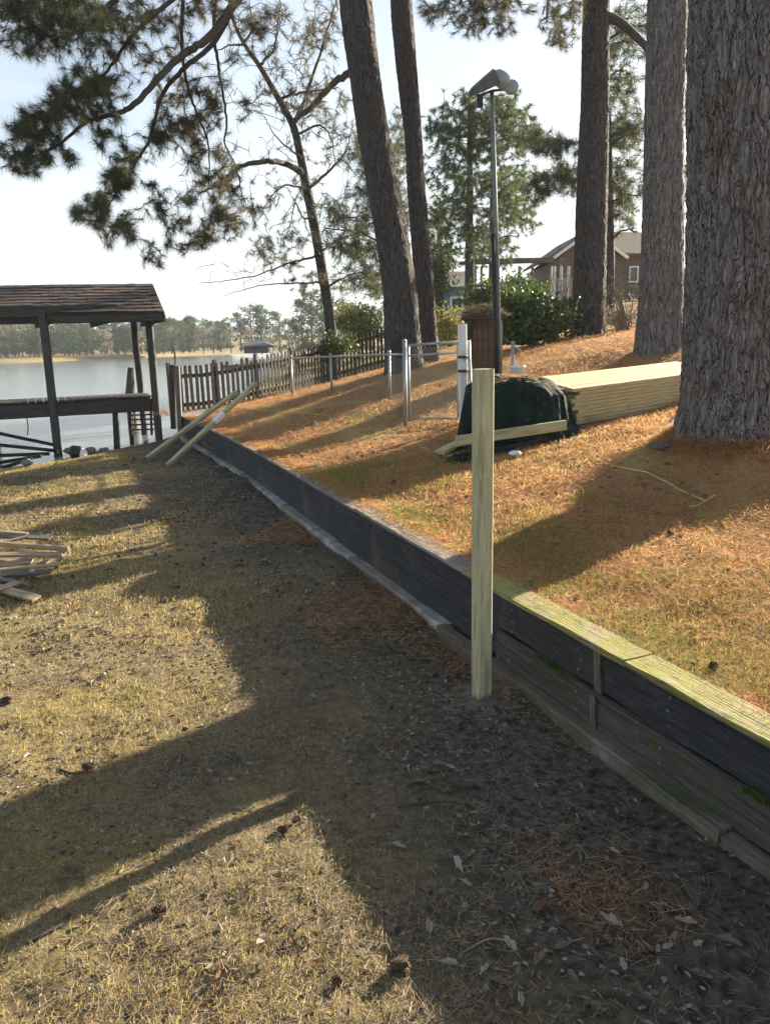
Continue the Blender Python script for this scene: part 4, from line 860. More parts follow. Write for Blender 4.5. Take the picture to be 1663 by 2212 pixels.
# --- the leaning pair left of centre
rowsA = [(876, 800, 84), (871, 740, 72), (860, 600, 67), (826, 400, 62), (793, 200, 61), (768, 0, 60)]
pth = px_path(rowsA, 17.0); pth[0] = (*pth[0][:2], gz(pth[0])-.2, pth[0][3]); pthA = extend(pth, 22, .14)
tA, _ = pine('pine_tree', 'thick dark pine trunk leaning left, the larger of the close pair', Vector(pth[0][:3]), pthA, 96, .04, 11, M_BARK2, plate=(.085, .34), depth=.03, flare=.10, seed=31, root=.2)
crown(tA, pthA, 14, 22, 160, M_NEEDLE)
rowsB = [(927, 785, 48), (924, 740, 43), (915, 600, 40), (899, 400, 36), (893, 300, 34), (884, 200, 38), (866, 0, 40)]
pth = px_path(rowsB, 18.2); pth[0] = (*pth[0][:2], gz(pth[0])-.2, pth[0][3]); pthB = extend(pth, 23, .1)
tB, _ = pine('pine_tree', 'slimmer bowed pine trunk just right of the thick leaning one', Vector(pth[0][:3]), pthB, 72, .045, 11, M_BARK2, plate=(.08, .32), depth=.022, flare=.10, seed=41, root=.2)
crown(tB, pthB, 15, 23, 140, M_NEEDLE)
# limbs of the leaning pine that hang over the lower yard at upper left
sk = Skeleton(); tA0 = Vector(pthA[-4][:3])
def L_(*q): return [at(a, b, c) for a, b, c in q]
sk.limb([tA0]+L_((690, -190, 15), (600, -95, 13.2), (512, 0, 12), (455, 78, 11.6), (395, 118, 11.3), (335, 178, 11), (285, 230, 10.8), (235, 250, 10.7), (190, 262, 10.6), (130, 310, 10.5), (60, 345, 10.4)), .075, .012, 8, 8, .004)
sk.limb(L_((512, 0, 12), (460, 95, 11.9), (400, 145, 11.7), (350, 205, 11.5), (335, 260, 11.4), (320, 310, 11.3), (285, 360, 11.2), (250, 420, 11.1), (215, 480, 11)), .04, .008, 7, 8, .004)
sk.limb(L_((470, -60, 12.4), (462, 60, 12.2), (470, 130, 12.1), (480, 190, 12), (490, 260, 12), (486, 310, 12), (510, 360, 12), (525, 430, 12)), .03, .008, 6, 8, .006)
sk.limb(L_((398, -60, 12), (396, 0, 11.8), (393, 100, 11.6), (410, 200, 11.6), (430, 255, 11.6), (452, 320, 11.5), (450, 400, 11.5)), .035, .008, 6, 8, .006)
sk.limb(L_((400, -20, 11.6), (330, 35, 11.4), (280, 85, 11.2), (235, 150, 11), (180, 200, 10.9), (110, 225, 10.8)), .032, .008, 6, 8, .004)
sk.limb(L_((300, -60, 11), (240, 10, 10.9), (190, 60, 10.8), (120, 80, 10.6), (50, 60, 10.4)), .045, .012, 6, 8, .01)
T = np.vstack([blob(120, 50, 150, 75, 0, 10.7, 1.0, 310), blob(60, 20, 110, 70, 0, 10.5, 1, 139), blob(230, 40, 110, 70, 10, 11, .9, 108),
               blob(140, 235, 110, 55, -30, 10.6, .8, 201), blob(75, 270, 70, 45, 0, 10.5, .6, 85), blob(45, 345, 60, 28, 15, 10.4, .5, 69), blob(120, 350, 40, 30, 0, 10.5, .5, 34), blob(215, 215, 60, 50, -30, 10.8, .8, 85), blob(170, 165, 70, 40, -20, 10.9, .8, 46),
               blob(260, 385, 75, 30, -50, 11.1, .6, 124), blob(205, 450, 55, 32, -35, 11, .6, 93), blob(255, 490, 55, 40, 0, 11.1, .6, 62), blob(240, 290, 40, 45, 0, 11.2, .6, 38), blob(330, 515, 45, 60, 0, 11.3, .6, 46), blob(345, 440, 40, 60, 0, 11.4, .6, 24),
               ])
foliage(tA, sk, T, M_NEEDLE, 56, .17, .0042, .008)
T2 = np.vstack([blob(300, 110, 120, 70, 0, 11.4, .9, 80), blob(520, 60, 70, 70, 0, 12.4, .9, 60), blob(560, 200, 70, 100, 0, 12.6, .9, 50), blob(400, 270, 75, 75, 0, 11.8, .8, 144), blob(440, 200, 60, 70, 0, 12, .8, 85), blob(370, 290, 50, 40, 0, 11.7, .6, 59), blob(455, 380, 60, 65, 0, 11.8, .7, 102), blob(420, 470, 50, 50, 0, 11.6, .7, 59), blob(500, 470, 55, 45, -50, 12, .7, 93), blob(430, 520, 45, 30, 0, 11.8, .6, 37),
                blob(350, 60, 80, 70, 0, 11.6, .9, 68), blob(440, 30, 60, 60, 0, 12, .9, 51)])
foliage(tA, sk, T2, M_NEEDLE_B, 50, .17, .0042, .008, name='brown_needles')
sk.grow(np.vstack([blob(330, 330, 180, 180, 0, 11.4, 1, 60), blob(430, 300, 120, 220, 0, 11.9, .9, 70)]), .008, .003, 3, .25)
sk.mb.build('limbs', M_TWIG, tA, None, True)

# --- the thin crooked pine beyond the fence
rowsM = [(718, 735, 24), (712, 690, 22), (702, 620, 21), (690, 545, 20), (678, 480, 19), (663, 410, 18), (650, 340, 16), (634, 273, 15), (600, 210, 13), (560, 141, 11), (527, 93, 9), (503, 38, 7), (490, -40, 5), (470, -140, 3)]
pth = px_path(rowsM, 21.5); pth[0] = (*pth[0][:2], gz(pth[0])-.2, pth[0][3])
tM, _ = pine('crooked_pine_tree', 'thin crooked pine with bare curving limbs beyond the picket fence', Vector(pth[0][:3]), pth, 28, .1, 14, M_BARK2, plate=(.10, .25), depth=.012, flare=.1, seed=51, root=.1)
sk = Skeleton(); sk.N += [p[:3] for p in pth[4:]]; Y = 21.5
for P, a, b in ((((650, 372), (620, 355), (585, 348), (545, 352), (510, 366), (490, 384), (462, 405), (430, 418)), .09, .02), (((636, 262), (680, 225), (720, 180), (757, 156)), .07, .10), (((604, 215), (640, 202), (690, 195), (730, 188)), .04, .012),
                (((690, 548), (660, 560), (620, 570), (570, 590), (500, 605), (430, 612)), .035, .008), (((676, 470), (655, 470), (640, 440), (632, 460), (625, 500)), .03, .008), (((700, 610), (640, 612), (560, 618), (480, 640)), .028, .006),
                (((703, 625), (740, 600), (790, 585)), .04, .01), (((690, 545), (730, 520), (780, 500)), .035, .01), (((560, 141), (590, 110), (600, 60), (605, 0)), .04, .015), (((527, 93), (545, 60), (540, 0)), .03, .01), (((663, 410), (710, 370), (745, 330), (760, 280)), .045, .012),
                (((640, 290), (690, 270), (715, 300), (725, 360)), .035, .01), (((525, 95), (490, 100), (465, 110)), .03, .01), (((634, 273), (660, 210), (690, 120), (715, 40), (735, -20)), .05, .02), (((650, 340), (600, 300), (570, 250)), .03, .008), (((664, 410), (620, 400), (590, 420), (560, 470)), .03, .008)):
    k = len(P); sk.limb([at(x, y, Y+(i-k/2)*random.choice((-.12, .12, .2))) for i, (x, y) in enumerate(P)], a, b, 6, 6, .012)
T = np.vstack([blob(470, 400, 45, 35, 0, 21, .8, 60), blob(590, 540, 65, 45, 0, 21.3, 1.5, 110), blob(660, 440, 90, 120, 0, 21.5, 2, 100), blob(690, 90, 60, 100, 0, 21.5, 2, 120), blob(700, 250, 60, 90, 0, 21.8, 2, 100), blob(600, 60, 80, 60, 0, 21.5, 2, 60), blob(700, 612, 70, 25, 0, 21.6, 1.2, 80), blob(660, 230, 70, 60, 0, 21.5, 1.5, 50), blob(560, 420, 60, 90, 0, 21.5, 1.5, 40)])
foliage(tM, sk, T, M_NEEDLE_B, 34, .22, .007, .014, r1=.005)
sk.grow(np.vstack([blob(610, 300, 150, 260, 0, 21.5, 2, 150), blob(560, 580, 150, 60, 0, 21.3, 1, 50), blob(640, 80, 120, 110, 0, 21.5, 2, 60), blob(720, 420, 70, 180, 0, 21.6, 2, 60)]), .011, .004, 3, .3)
sk.mb.build('limbs', M_TWIG, tM, None, True)

# --- pines further back
def back_pine(label, base_px, Y, top_py, w, blobs, m, n=26, ln=.34, wd=.016, name='background_pine_tree', bend=0, zb=None, limbs=12, group='pines behind the yard'):
    px, py = base_px; b0 = at(px, py, Y); b0.z = gz(b0) if zb is None else zb; pt_ = [(px, py, w)]+[(px+bend*q*q, py+(top_py-py)*q, w*(1-.75*q)) for q in (.25, .5, .75, 1)]
    pth = px_path(pt_, Y); pth[0] = (*pth[0][:2], b0.z-.2, pth[0][3])
    t = thing(name, label, 'tree', b0, group); me, Q = trunk_mesh('trunk', pth, 16, .25, 30, plate=(.15, .35), depth=.012, flare=.1, seed=int(px)); obj('trunk', me, M_BARK2, t)
    sk = Skeleton(); sk.N += [tuple(q[:3]) for q in Q[len(Q)//4:]]
    T = np.vstack([blob(*q) for q in blobs])
    for i in rng.choice(len(T), limbs, replace=False):     # main limbs reach from the trunk into the foliage
        e = T[i]; z = e[2]-.25*abs(e[0]-b0.x); j = int(np.argmin(np.abs(Q[:, 2]-z))); a = Q[j, :3]; sk.limb([a, (a+e)/2+np.array([0, 0, .15]), e], .05*Y/30, .018, 5, 5, .02)
    C_, D_ = sk.grow(T, .014*Y/25, .006*Y/25, 3, .15); V, F_ = tufts(C_, D_, n, ln, wd, 1.15); obj('crown', np_mesh('crown', V, F_), m, t); sk.mb.build('limbs', M_TWIG, t); return t
back_pine('full green pine seen behind the yard light pole', (1014, 660), 34, 205, 22, [(1050, 240, 70, 50, 0, 34, 2, 255), (1000, 300, 80, 60, 0, 34, 2.2, 323), (1100, 290, 65, 60, 0, 34, 2, 255), (1020, 400, 110, 70, 0, 34, 2.5, 425), (990, 500, 75, 70, 0, 34, 2.5, 323), (1090, 430, 70, 60, 0, 34, 2.5, 187), (960, 260, 35, 40, 0, 34, 1.5, 85)], M_NEEDLE_F, 34, .27, .02)
back_pine('airy pine with open limbs right of the yard light pole', (1062, 650), 38, 330, 16, [(1110, 480, 70, 45, 0, 38, 2, 153), (1130, 390, 50, 50, 0, 38, 2, 119), (1060, 540, 60, 40, 0, 38, 2, 119), (1135, 300, 28, 50, 0, 38, 2, 68)], M_NEEDLE_F, 32, .27, .02)
back_pine('dark pine foliage hanging left of the thick leaning trunk', (842, 700), 27, 300, 26, [(775, 330, 55, 60, 0, 26, 2, 126), (800, 430, 60, 60, 0, 26.5, 2, 162), (770, 540, 70, 50, 0, 26, 2, 198), (800, 610, 55, 40, 0, 26, 2, 144), (740, 480, 50, 60, 0, 26, 2, 108), (860, 330, 30, 80, 0, 27, 2, 108), (870, 480, 40, 80, 0, 27, 2, 108)], M_NEEDLE, 28, .32, .013)
back_pine('pine with dark drooping boughs behind the third trunk', (1318, 690), 24, 60, 20, [(1190, 310, 60, 32, 15, 23.5, 1.2, 144), (1215, 385, 60, 35, 0, 23.5, 1.2, 144), (1340, 200, 50, 90, 0, 24, 1.5, 162), (1350, 300, 55, 60, 0, 24, 1.5, 162), (1340, 400, 60, 55, 0, 24, 1.5, 162), (1360, 70, 55, 70, 0, 24, 1.5, 144), (1330, 470, 55, 35, 0, 24, 1.5, 72), (1160, 400, 30, 40, 0, 23.5, 1, 54), (1480, 250, 20, 200, 0, 24, 1.5, 72)], M_NEEDLE, 30, .30, .012, bend=-10)
back_pine('broad green pine filling the gap between the leaning pair and the far pine', (950, 690), 44, 430, 18, [(945, 480, 40, 60, 0, 44, 3, 120), (950, 560, 50, 35, 0, 44, 3, 110), (932, 620, 25, 40, 0, 44, 3, 50)], M_NEEDLE_F, 24, .42, .026)
# sunlit edge of a trunk, built as a pale stem between the right hand trunks
b0 = at(1471, 742, 14.2); b0.z = gz(b0)-.1
t = thing('sunlit_edge_stem', 'slender pale stem built for the sunlit edge of a trunk, between the two nearest right trunks', 'tree', b0); s = MB(); P = [b0, at(1469, 640, 14.2), at(1467, 500, 14.2), at(1472, 340, 14.2), at(1474, 160, 14.2), at(1478, 20, 14.2), at(1480, -120, 14.2)]
s.tube([Vector(q) for q in catmull([tuple(p) for p in P], 5)], list(np.linspace(.032, .012, 31)), 8); s.build('trunk', M_SUNEDGE, t, None, True)
sk = Skeleton(); sk.N += [tuple(p) for p in P[3:]]; T = blob(1482, 60, 14, 140, 0, 14.4, .4, 14); C_, D_ = sk.grow(T, .006, .003, 3); V, F_ = tufts(C_, D_, 12, .1, .012); obj('leaves', np_mesh('leaves', V, F_), M_LEAFYEL, t); sk.mb.build('twigs', M_TWIG, t)

# ------------------------------------------------------------------ shrubs and brush
def shrub(name, label, pxs, Y, m, n, size, seedpts=60, stems=8, rad=.18, cat='shrub', zfix=None):
    cx, cy, rx, ry = pxs; b0 = at(cx, cy+ry, Y); b0.z = gz(b0) if zfix is None else zfix; t = thing(name, label, cat, b0); sk = Skeleton()
    for _ in range(stems): e = blob(cx, cy-ry*.2, rx*.8, ry*.7, 0, Y, rx*Y/F*.8, 1)[0]; a = np.array(b0)+rng.normal(size=3)*np.array([.12, .12, 0]); sk.limb([a, (a+e)/2+np.array([0, 0, .08]), e], .02, .008, 4, 4, .01)
    T = blob(cx, cy, rx, ry, 0, Y, rx*Y/F, seedpts); T = T[T[:, 2] > b0.z+.03]; C_, D_ = sk.grow(T, .008, .004, 3)
    if n: V, F_ = leaves(C_, n, rad, size); V[:, 2] = np.maximum(V[:, 2], b0.z+.02); obj('foliage', np_mesh('foliage', V, F_), m, t)
    sk.mb.build('stems', M_TWIG if n else M_BARE, t); return t
shrub('evergreen_shrub', 'dense rounded evergreen shrub right of the well house', (1148, 688, 66, 66), 17.5, M_LEAFGREEN, 60, .06, 130)
shrub('evergreen_shrub', 'dark evergreen shrub behind the yard light pole', (1058, 640, 36, 28), 30, M_LEAFGREEN, 40, .10, 60, rad=.3)
shrub('evergreen_shrub', 'dark evergreen shrub under the porch roof', (1122, 628, 34, 20), 32, M_LEAFGREEN, 40, .10, 50, rad=.3)
shrub('ivy_clump', 'green ivy clump spilling over the picket fence', (712, 748, 48, 16), 21.4, M_LEAFGREEN, 40, .05, 50, rad=.16, zfix=1.0)
shrub('yellow_bush', 'yellow green bush beyond the picket fence', (770, 700, 40, 38), 34, M_LEAFYEL, 40, .09, 70, rad=.3)
shrub('yellow_bush', 'low olive bush between the leaning pair and the well house', (975, 715, 45, 28), 26, M_LEAFYEL, 40, .07, 60, rad=.22)
shrub('green_tree_clump', 'leafy green growth left of the blue house', (938, 610, 22, 60), 36, M_LEAFGREEN, 30, .11, 90, rad=.35)
shrub('bare_brush', 'tangle of bare brown brush between the second and third trunks', (1345, 665, 55, 75), 17.5, M_BARE, 0, .05, 420, 24)
shrub('bare_brush', 'bare brown brush in front of the gabled house', (1222, 612, 40, 62), 25, M_BARE, 0, .05, 260, 16)
shrub('dark_brush', 'dark leafless brush right of the rounded shrub', (1345, 700, 45, 40), 19.5, M_DEADLEAF, 12, .05, 120, 14)
shrub('bare_tree_clump', 'pale leafless bush beyond the fence, left of the yellow bush', (640, 715, 45, 30), 45, M_BARE, 0, .05, 160, 14)

# ------------------------------------------------------------------ houses behind
def quad(name, P, m, parent): s = MB(); s.add(P, [tuple(range(len(P)))]); return s.build(name, m, parent)
def prism(name, poly, d, m, parent):                   # poly: outline of a wall, d: its depth
    n_ = len(poly); P = [Vector(p) for p in poly]; s = MB(); s.add(P+[p+d for p in P], [tuple(range(n_)), tuple(range(2*n_-1, n_-1, -1))]+[((i+1) % n_, i, n_+i, n_+(i+1) % n_) for i in range(n_)]); return s.build(name, m, parent)
hz = 3.2; Yh = 42
pk = at(1272, 500, Yh); el = at(1188, 562, Yh); er = Vector((2*pk.x-el.x, Yh, el.z)); bl = Vector((el.x+.15, Yh, hz-.5)); br = Vector((er.x-.15, Yh, hz-.5))
house = thing('brick_house', 'brick house with a pale gable and tan roof behind the third trunk', 'house', (pk.x, Yh, hz))
prism('wall', [bl, br, er+Vector((-.15, 0, -.1)), pk+Vector((0, 0, -.1)), el+Vector((.15, 0, -.1))], Vector((0, 7, 0)), M_BRICK, house)
for a, b_ in ((el, pk), (pk, er)): slab('roof', (a+Vector((-.1, -.35, 0)), b_+Vector((0, -.35, 0)), b_+Vector((0, 7.3, 0)), a+Vector((-.1, 7.3, 0))), -.12, M_HROOF, house)
for a, b_ in ((el, pk), (pk, er)): beam('barge_board', a+Vector((0, -.38, .0)), b_+Vector((0, -.38, .0)), .06, .16, M_TRIM, house)
s = MB(); a, b_ = at(1195, 600, Yh-.06), at(1234, 640, Yh-.06); s.box((a.x, Yh-.06, b_.z), (b_.x, Yh-.01, a.z)); s.build('siding_panel', M_BEIGE, house)
for px in (1197, 1212, 1228): a = at(px, 575, Yh-1); beam('porch_post', Vector((a.x, a.y, hz-.4)), a, .14, .14, M_TRIM, house)
ml, mr_ = at(1300, 545, Yh+2), at(1440, 548, Yh+2); rl, rr_ = at(1300, 500, Yh+6), at(1440, 503, Yh+6)
wing_b = [Vector((ml.x, Yh+2.4, hz-.5)), Vector((mr_.x, Yh+2.4, hz-.5)), Vector((mr_.x, Yh+2.4, ml.z)), Vector((ml.x, Yh+2.4, ml.z))]
prism('wing_wall', wing_b, Vector((0, 6, 0)), M_BRICK, house); slab('wing_roof', (ml, mr_, rr_, rl), .12, M_HROOF, house)
for px in (1330, 1368):
    a, b_ = at(px-9, 575, Yh+2.35), at(px+9, 610, Yh+2.35); s = MB(); s.box((a.x, Yh+2.33, b_.z), (b_.x, Yh+2.38, a.z)); f_ = s.build('window', M_TRIM, house); s = MB(); s.box((a.x+.08, Yh+2.30, b_.z+.08), (b_.x-.08, Yh+2.335, a.z-.08)); s.build('pane', M_GLASS, f_)
# open porch roof left of it
pr = thing('porch', 'flat dark porch roof on thin posts left of the brick house', 'porch', at(1110, 640, 39))
a, b_ = at(1018, 566, 38), at(1196, 556, 38); b_.z = a.z = (a.z+b_.z)/2; slab('roof', (a, b_, b_+Vector((0, 5, .45)), a+Vector((0, 5, .45))), .18, M_DARK, pr); beam('fascia', a+Vector((0, -.04, -.05)), b_+Vector((0, -.04, -.05)), .05, .24, M_HROOF, pr)
for px in (1026, 1072, 1122, 1190): q = at(px, 575, 38.2); beam('post', Vector((q.x, q.y, 2.3)), q, .12, .12, M_BEIGE, pr)
for px in (1040, 1150): q = at(px, 575, 42.6); beam('post', Vector((q.x, q.y, 2.3)), q, .12, .12, M_BEIGE, pr)
# blue house
Yb = 52; a, b_ = at(946, 622, Yb), at(1022, 700, Yb)
bhs = thing('blue_house', 'small blue sided house with a white framed window in the distance', 'house', (a.x, Yb, 1.5))
prism('wall', [Vector((a.x, Yb, .8)), Vector((b_.x, Yb, .8)), Vector((b_.x, Yb, a.z)), Vector((a.x, Yb, a.z))], Vector((0, 7, 0)), M_BLUE, bhs)
r0, r1 = at(940, 620, Yb-.5), at(1028, 618, Yb-.5); r1.z = r0.z; slab('roof', (r0, r1, r1+Vector((0, 4, 1.3)), r0+Vector((0, 4, 1.3))), .15, M_HROOF, bhs)
g0, g1 = at(966, 618, Yb-.5), at(1002, 606, Yb-.5); s = MB(); s.box((g0.x, Yb-.7, g0.z), (g1.x, Yb-.45, g1.z)); s.build('eave_trim', M_TRIM, bhs)
w0, w1 = at(972, 641, Yb), at(1000, 668, Yb); s = MB(); s.box((w0.x, Yb-.08, w1.z), (w1.x, Yb-.02, w0.z)); f_ = s.build('window', M_TRIM, bhs); s = MB(); s.box((w0.x+.12, Yb-.11, w1.z+.12), (w1.x-.12, Yb-.085, w0.z-.12)); s.build('pane', M_GLASS, f_)
# dark picket run behind the round shrub
p0, p1 = at(1198, 690, 24), at(1250, 686, 24.5); bf = thing('back_picket_fence', 'short run of dark pickets between the round shrub and the third trunk', 'fence', p0); n_ = 11
for i in range(n_):
    p = p0.lerp(p1, i/(n_-1)); p.z = gz(p); h = at(1220, 648, 24).z-p.z+random.uniform(-.02, .02); beam('picket', p, p+Vector((0, 0, h)), .07, .02, M_PICKET, bf, up=(0, -1, 0))
for f in (.3, .8): beam('rail', Vector((p0.x, p0.y+.03, gz(p0)+f*.9)), Vector((p1.x, p1.y+.03, gz(p1)+f*.9)), .03, .08, M_PICKET, bf)

# ------------------------------------------------------------------ the wooded far shore
def far_tree_mesh(kind, seed):
    r = np.random.default_rng(seed); h = 1.0; s = MB(); s.tube([(0, 0, -.04), (r.uniform(-.01, .01), 0, .5), (0, 0, .9)], [.018, .014, .004], 5)
    k = 40 if kind != 'bare' else 26; cl = []
    for i in range(k):
        z = r.uniform(.05, .97) if kind == 'pine' else r.uniform(.15, .95); f = (1-(abs(z-.55)/.6)**2)*.17+.03 if kind == 'pine' else (1-(abs(z-.5)/.55)**2)*.33+.02
        a = r.uniform(0, 6.28); q = f*math.sqrt(r.uniform(.1, 1)); cl.append((math.cos(a)*q, math.sin(a)*q, z))
    V, F_ = leaves(np.array(cl), 60 if kind != 'bare' else 40, .038, .022 if kind != 'bare' else .020, r); return s.mesh('trunk'), np_mesh('crown', V, F_)
PROTO = [far_tree_mesh('pine', 100+i) for i in range(4)]+[far_tree_mesh('bare', 200+i) for i in range(2)]
M_FARG = mat('far_foliage', [(.045, .075, .04), (.07, .105, .05), (.10, .125, .06)], rough=.8, bump=0, translucent=.2, island=True, lo=0, hi=1)
M_FARB = mat('far_bare_crowns', [(.24, .19, .13), (.32, .26, .18)], rough=.9, bump=0, translucent=.2, island=True, lo=0, hi=1)
for i, (a, b_) in enumerate(PROTO): a.materials.append(M_TWIG); b_.materials.append(M_FARG if i < 4 else M_FARB)
FT = []
for px in np.arange(-60, 420, 9.5): FT.append((px+random.uniform(-5, 5), random.uniform(150, 185), random.choice((0, 1, 2, 3)), (688+random.uniform(-20, 20))))
for px in np.arange(-50, 420, 17): FT.append((px+random.uniform(-6, 6), random.uniform(132, 148), random.choice((0, 1, 2, 3, 4)), 706+random.uniform(-10, 14)))
for px, tp, Y, k in ((345, 690, 150, 0), (372, 684, 150, 1), (396, 694, 155, 2), (420, 698, 150, 3), (440, 704, 130, 4), (462, 700, 135, 5), (478, 690, 150, 1), (500, 684, 160, 2), (522, 676, 150, 0), (546, 654, 140, 1), (566, 652, 140, 3), (586, 664, 145, 2), (606, 672, 150, 0), (625, 684, 150, 1), (655, 640, 110, 1), (676, 625, 110, 2), (700, 632, 105, 0), (735, 640, 100, 3), (765, 650, 100, 1), (800, 655, 100, 2), (590, 712, 120, 5), (540, 715, 118, 4), (500, 716, 125, 4), (640, 690, 120, 4), (835, 650, 95, 0), (870, 640, 95, 2), (910, 600, 90, 1)):
    FT.append((px, Y, k, tp))
for px in np.arange(385, 500, 9): FT.append((px+random.uniform(-4, 4), random.uniform(195, 215), random.choice((0, 1, 2, 3)), 694+random.uniform(-12, 12)))
for i, (px, Y, k, tp) in enumerate(FT):
    c = at(px, 760, Y); z0 = .6; top = at(px, tp, Y).z; h = max(4, top-z0)
    if px < 560: c.z = z0
    else: c.z = .3
    if px > 640: h = max(5, top-.3)
    bare = k >= 4; t = thing('far_tree', 'leafless tan tree among the pines of the wooded far shore' if bare else 'green pine of the wooded far shore', 'tree', c, 'leafless trees of the far shore' if bare else 'pines of the far shore')
    M = Matrix.Translation(c) @ Matrix.Rotation(random.uniform(0, 6.28), 4, 'Z') @ Matrix.Diagonal((h*random.uniform(.85, 1.35), h*random.uniform(.85, 1.35), h, 1))
    obj('trunk', PROTO[k][0], None, t, M); obj('crown', PROTO[k][1], None, t, M)
# dark hipped boat shed and pale cottages on the far bank
def shed(name, label, px, py, Y, w, h, rh, wm, rm, d=5):
    c = at(px, py, Y); t = thing(name, label, 'building', c, None); s = MB(); s.box((c.x-w/2, Y, c.z-.5), (c.x+w/2, Y+d, c.z+h)); s.build('wall', wm, t)
    s = MB(); e = .5; z = c.z+h; s.add([(c.x-w/2-e, Y-e, z), (c.x+w/2+e, Y-e, z), (c.x+w/2+e, Y+d+e, z), (c.x-w/2-e, Y+d+e, z), (c.x-w*.2, Y+d/2, z+rh), (c.x+w*.2, Y+d/2, z+rh)], [(0, 1, 5, 4), (1, 2, 5), (2, 3, 4, 5), (3, 0, 4), (3, 2, 1, 0)]); s.build('roof', rm, t)
    s = MB(); s.box((c.x-w*.18, Y-.06, c.z+h*.1), (c.x+w*.18, Y-.01, c.z+h*.8)); s.build('door', M_DARK, t)
shed('boat_shed', 'dark roofed boat shed at the waterline beyond the picket fence', 552, 754, 92, 2.8, .35, .6, M_DECKWOOD, M_BLUEGREY)
s = MB(); a = at(520, 757, 74); s.box((a.x-2, 73.5, LAKE_Z-.2), (a.x+5, 75.5, LAKE_Z+.35)); tag(s.build('far_dock', M_GREYWOOD), 'low grey dock at the foot of the dark boat shed', 'dock')

# ------------------------------------------------------------------ straw, grass and litter
def blades(P, ln, wd, lift, r, az=None, curl=.12):
    """Lying needles or standing blades: a bent strip of two quads each, tapering."""
    k = len(P); a = r.uniform(0, 2*np.pi, k) if az is None else az; el = lift; d = np.c_[np.cos(a)*np.cos(el), np.sin(a)*np.cos(el), np.sin(el)]
    sd = np.c_[-np.sin(a), np.cos(a), 0*a]; roll = r.uniform(-.9, .9, k)[:, None]; sd = unit(sd*np.cos(roll)+np.array([0, 0, 1.])*np.sin(roll))*wd[:, None]*.5
    bend = np.c_[-np.sin(a), np.cos(a), -.6*np.ones(k)]*(r.normal(size=(k, 1))*curl*ln[:, None]*.35)
    m_ = P+d*ln[:, None]*.5+bend; e = P+d*ln[:, None]
    V = np.stack([P-sd, P+sd, m_+sd*.9, m_-sd*.9, e], 1).reshape(-1, 3); o_ = np.arange(k)[:, None]*5
    return V, [np.concatenate([o_+0, o_+1, o_+2, o_+3], 1), np.concatenate([o_+3, o_+2, o_+4], 1)]
def sample(n, y0, y1, power, xlo, xhi, keep=None):
    u = rng.random(n); y = y0*(y1/y0)**(u**power); a, b = xlo(y), xhi(y); x = a+(b-a)*rng.random(n)
    if keep is not None: k = keep(x, y) > rng.random(n); x, y = x[k], y[k]
    return x, y
def strew(name, label, n, zf, m, ln, wd, lift, y0, y1, xlo, xhi, keep=None, power=1.0, scale_far=True, cat='straw', h=.006):
    x, y = sample(n, y0, y1, power, xlo, xhi, keep); k = len(x); z = zf(x, y)+h*rng.random(k); f = np.clip(y/4, .8, 2.4) if scale_far else np.ones(k)
    V, F_ = blades(np.c_[x, y, z], ln*rng.uniform(.5, 1.15, k)*np.sqrt(f), wd*rng.uniform(.7, 1.3, k)*f, np.abs(rng.normal(size=k))*lift, rng)
    return tag(obj(name, np_mesh(name, V, F_), m), label, cat, kind='stuff')
lowL = lambda y: np.maximum(-.62*y-.9, shore_x(y)+.1); lowR = lambda y: wall_x(y)-.06
upL = lambda y: np.where(y < 16.5, wall_x(y)+.06, -.31*y); upR = lambda y: .62*y+1.2
patch = lambda x, y: .28+.72*sstep(-.15, .35, fbm(x*1.3, y*1.3, 0, 4, 60)+.15)
strew('dead_grass', 'thin tan dead grass over the lower yard', 170000, low_z, M_DEADGRASS, .032, .0028, .95, 1.5, 15, lowL, lowR, lambda x, y: patch(x, y)*sstep(.5, 2.0, wall_x(y)-x+.7*vnoise(x*.8, y*.8, 0, 62)), cat='grass')
strew('fallen_needles', 'greyish fallen pine needles over the lower yard', 90000, low_z, M_OLDSTRAW, .085, .0020, .14, 1.4, 14, lowL, lowR, lambda x, y: .25+.75*sstep(-.3, .4, fbm(x*1.5, y*1.5, 0, 3, 57)), h=.014)
strew('wall_foot_straw', 'rust brown pine straw gathered along the wall foot', 16000, low_z, M_STRAW, .10, .0024, .2, 1.4, 9, lambda y: wall_x(y)-.95, lowR, lambda x, y: sstep(.1, .5, vnoise(x*1.3, y*1.3, 0, 71)+.25), h=.03)
strew('green_tufts', 'sparse green grass in the lower yard', 9000, low_z, M_MOSSGRASS, .05, .004, .8, 1.5, 12, lowL, lowR, lambda x, y: sstep(.25, .6, fbm(x*.8, y*.8, 0, 3, 91)), cat='grass')
strew('pine_straw', 'orange pine straw covering the upper lawn', 210000, lawn_z, M_STRAW, .078, .0022, .36, 2.0, 22, upL, upR, lambda x, y: .35+.65*sstep(-.35, .3, fbm(x*.9, y*.9, 0, 3, 80)+.08*(y-6)), h=.02, power=.85)
strew('lawn_grass', 'dry yellow grass showing through the straw on the lawn', 90000, lawn_z, M_DEADGRASS, .035, .003, 1.0, 2.0, 14, upL, upR, lambda x, y: sstep(-.2, .5, fbm(x*.9+9, y*.9, 0, 3, 85)), cat='grass')
strew('lawn_green_grass', 'patches of yellow green grass near the wall cap', 110000, lawn_z, M_MOSSGRASS, .045, .0032, .9, 2.0, 9, upL, lambda y: upL(y)+2.0, lambda x, y: sstep(-.2, .45, fbm(x*1.6, y*1.6, 0, 3, 95)+.35*np.exp(-((x-wall_x(y)-.5)/.5)**2)-.1)*np.exp(-np.maximum(x-wall_x(y)-.2, 0)/1.3), cat='grass')
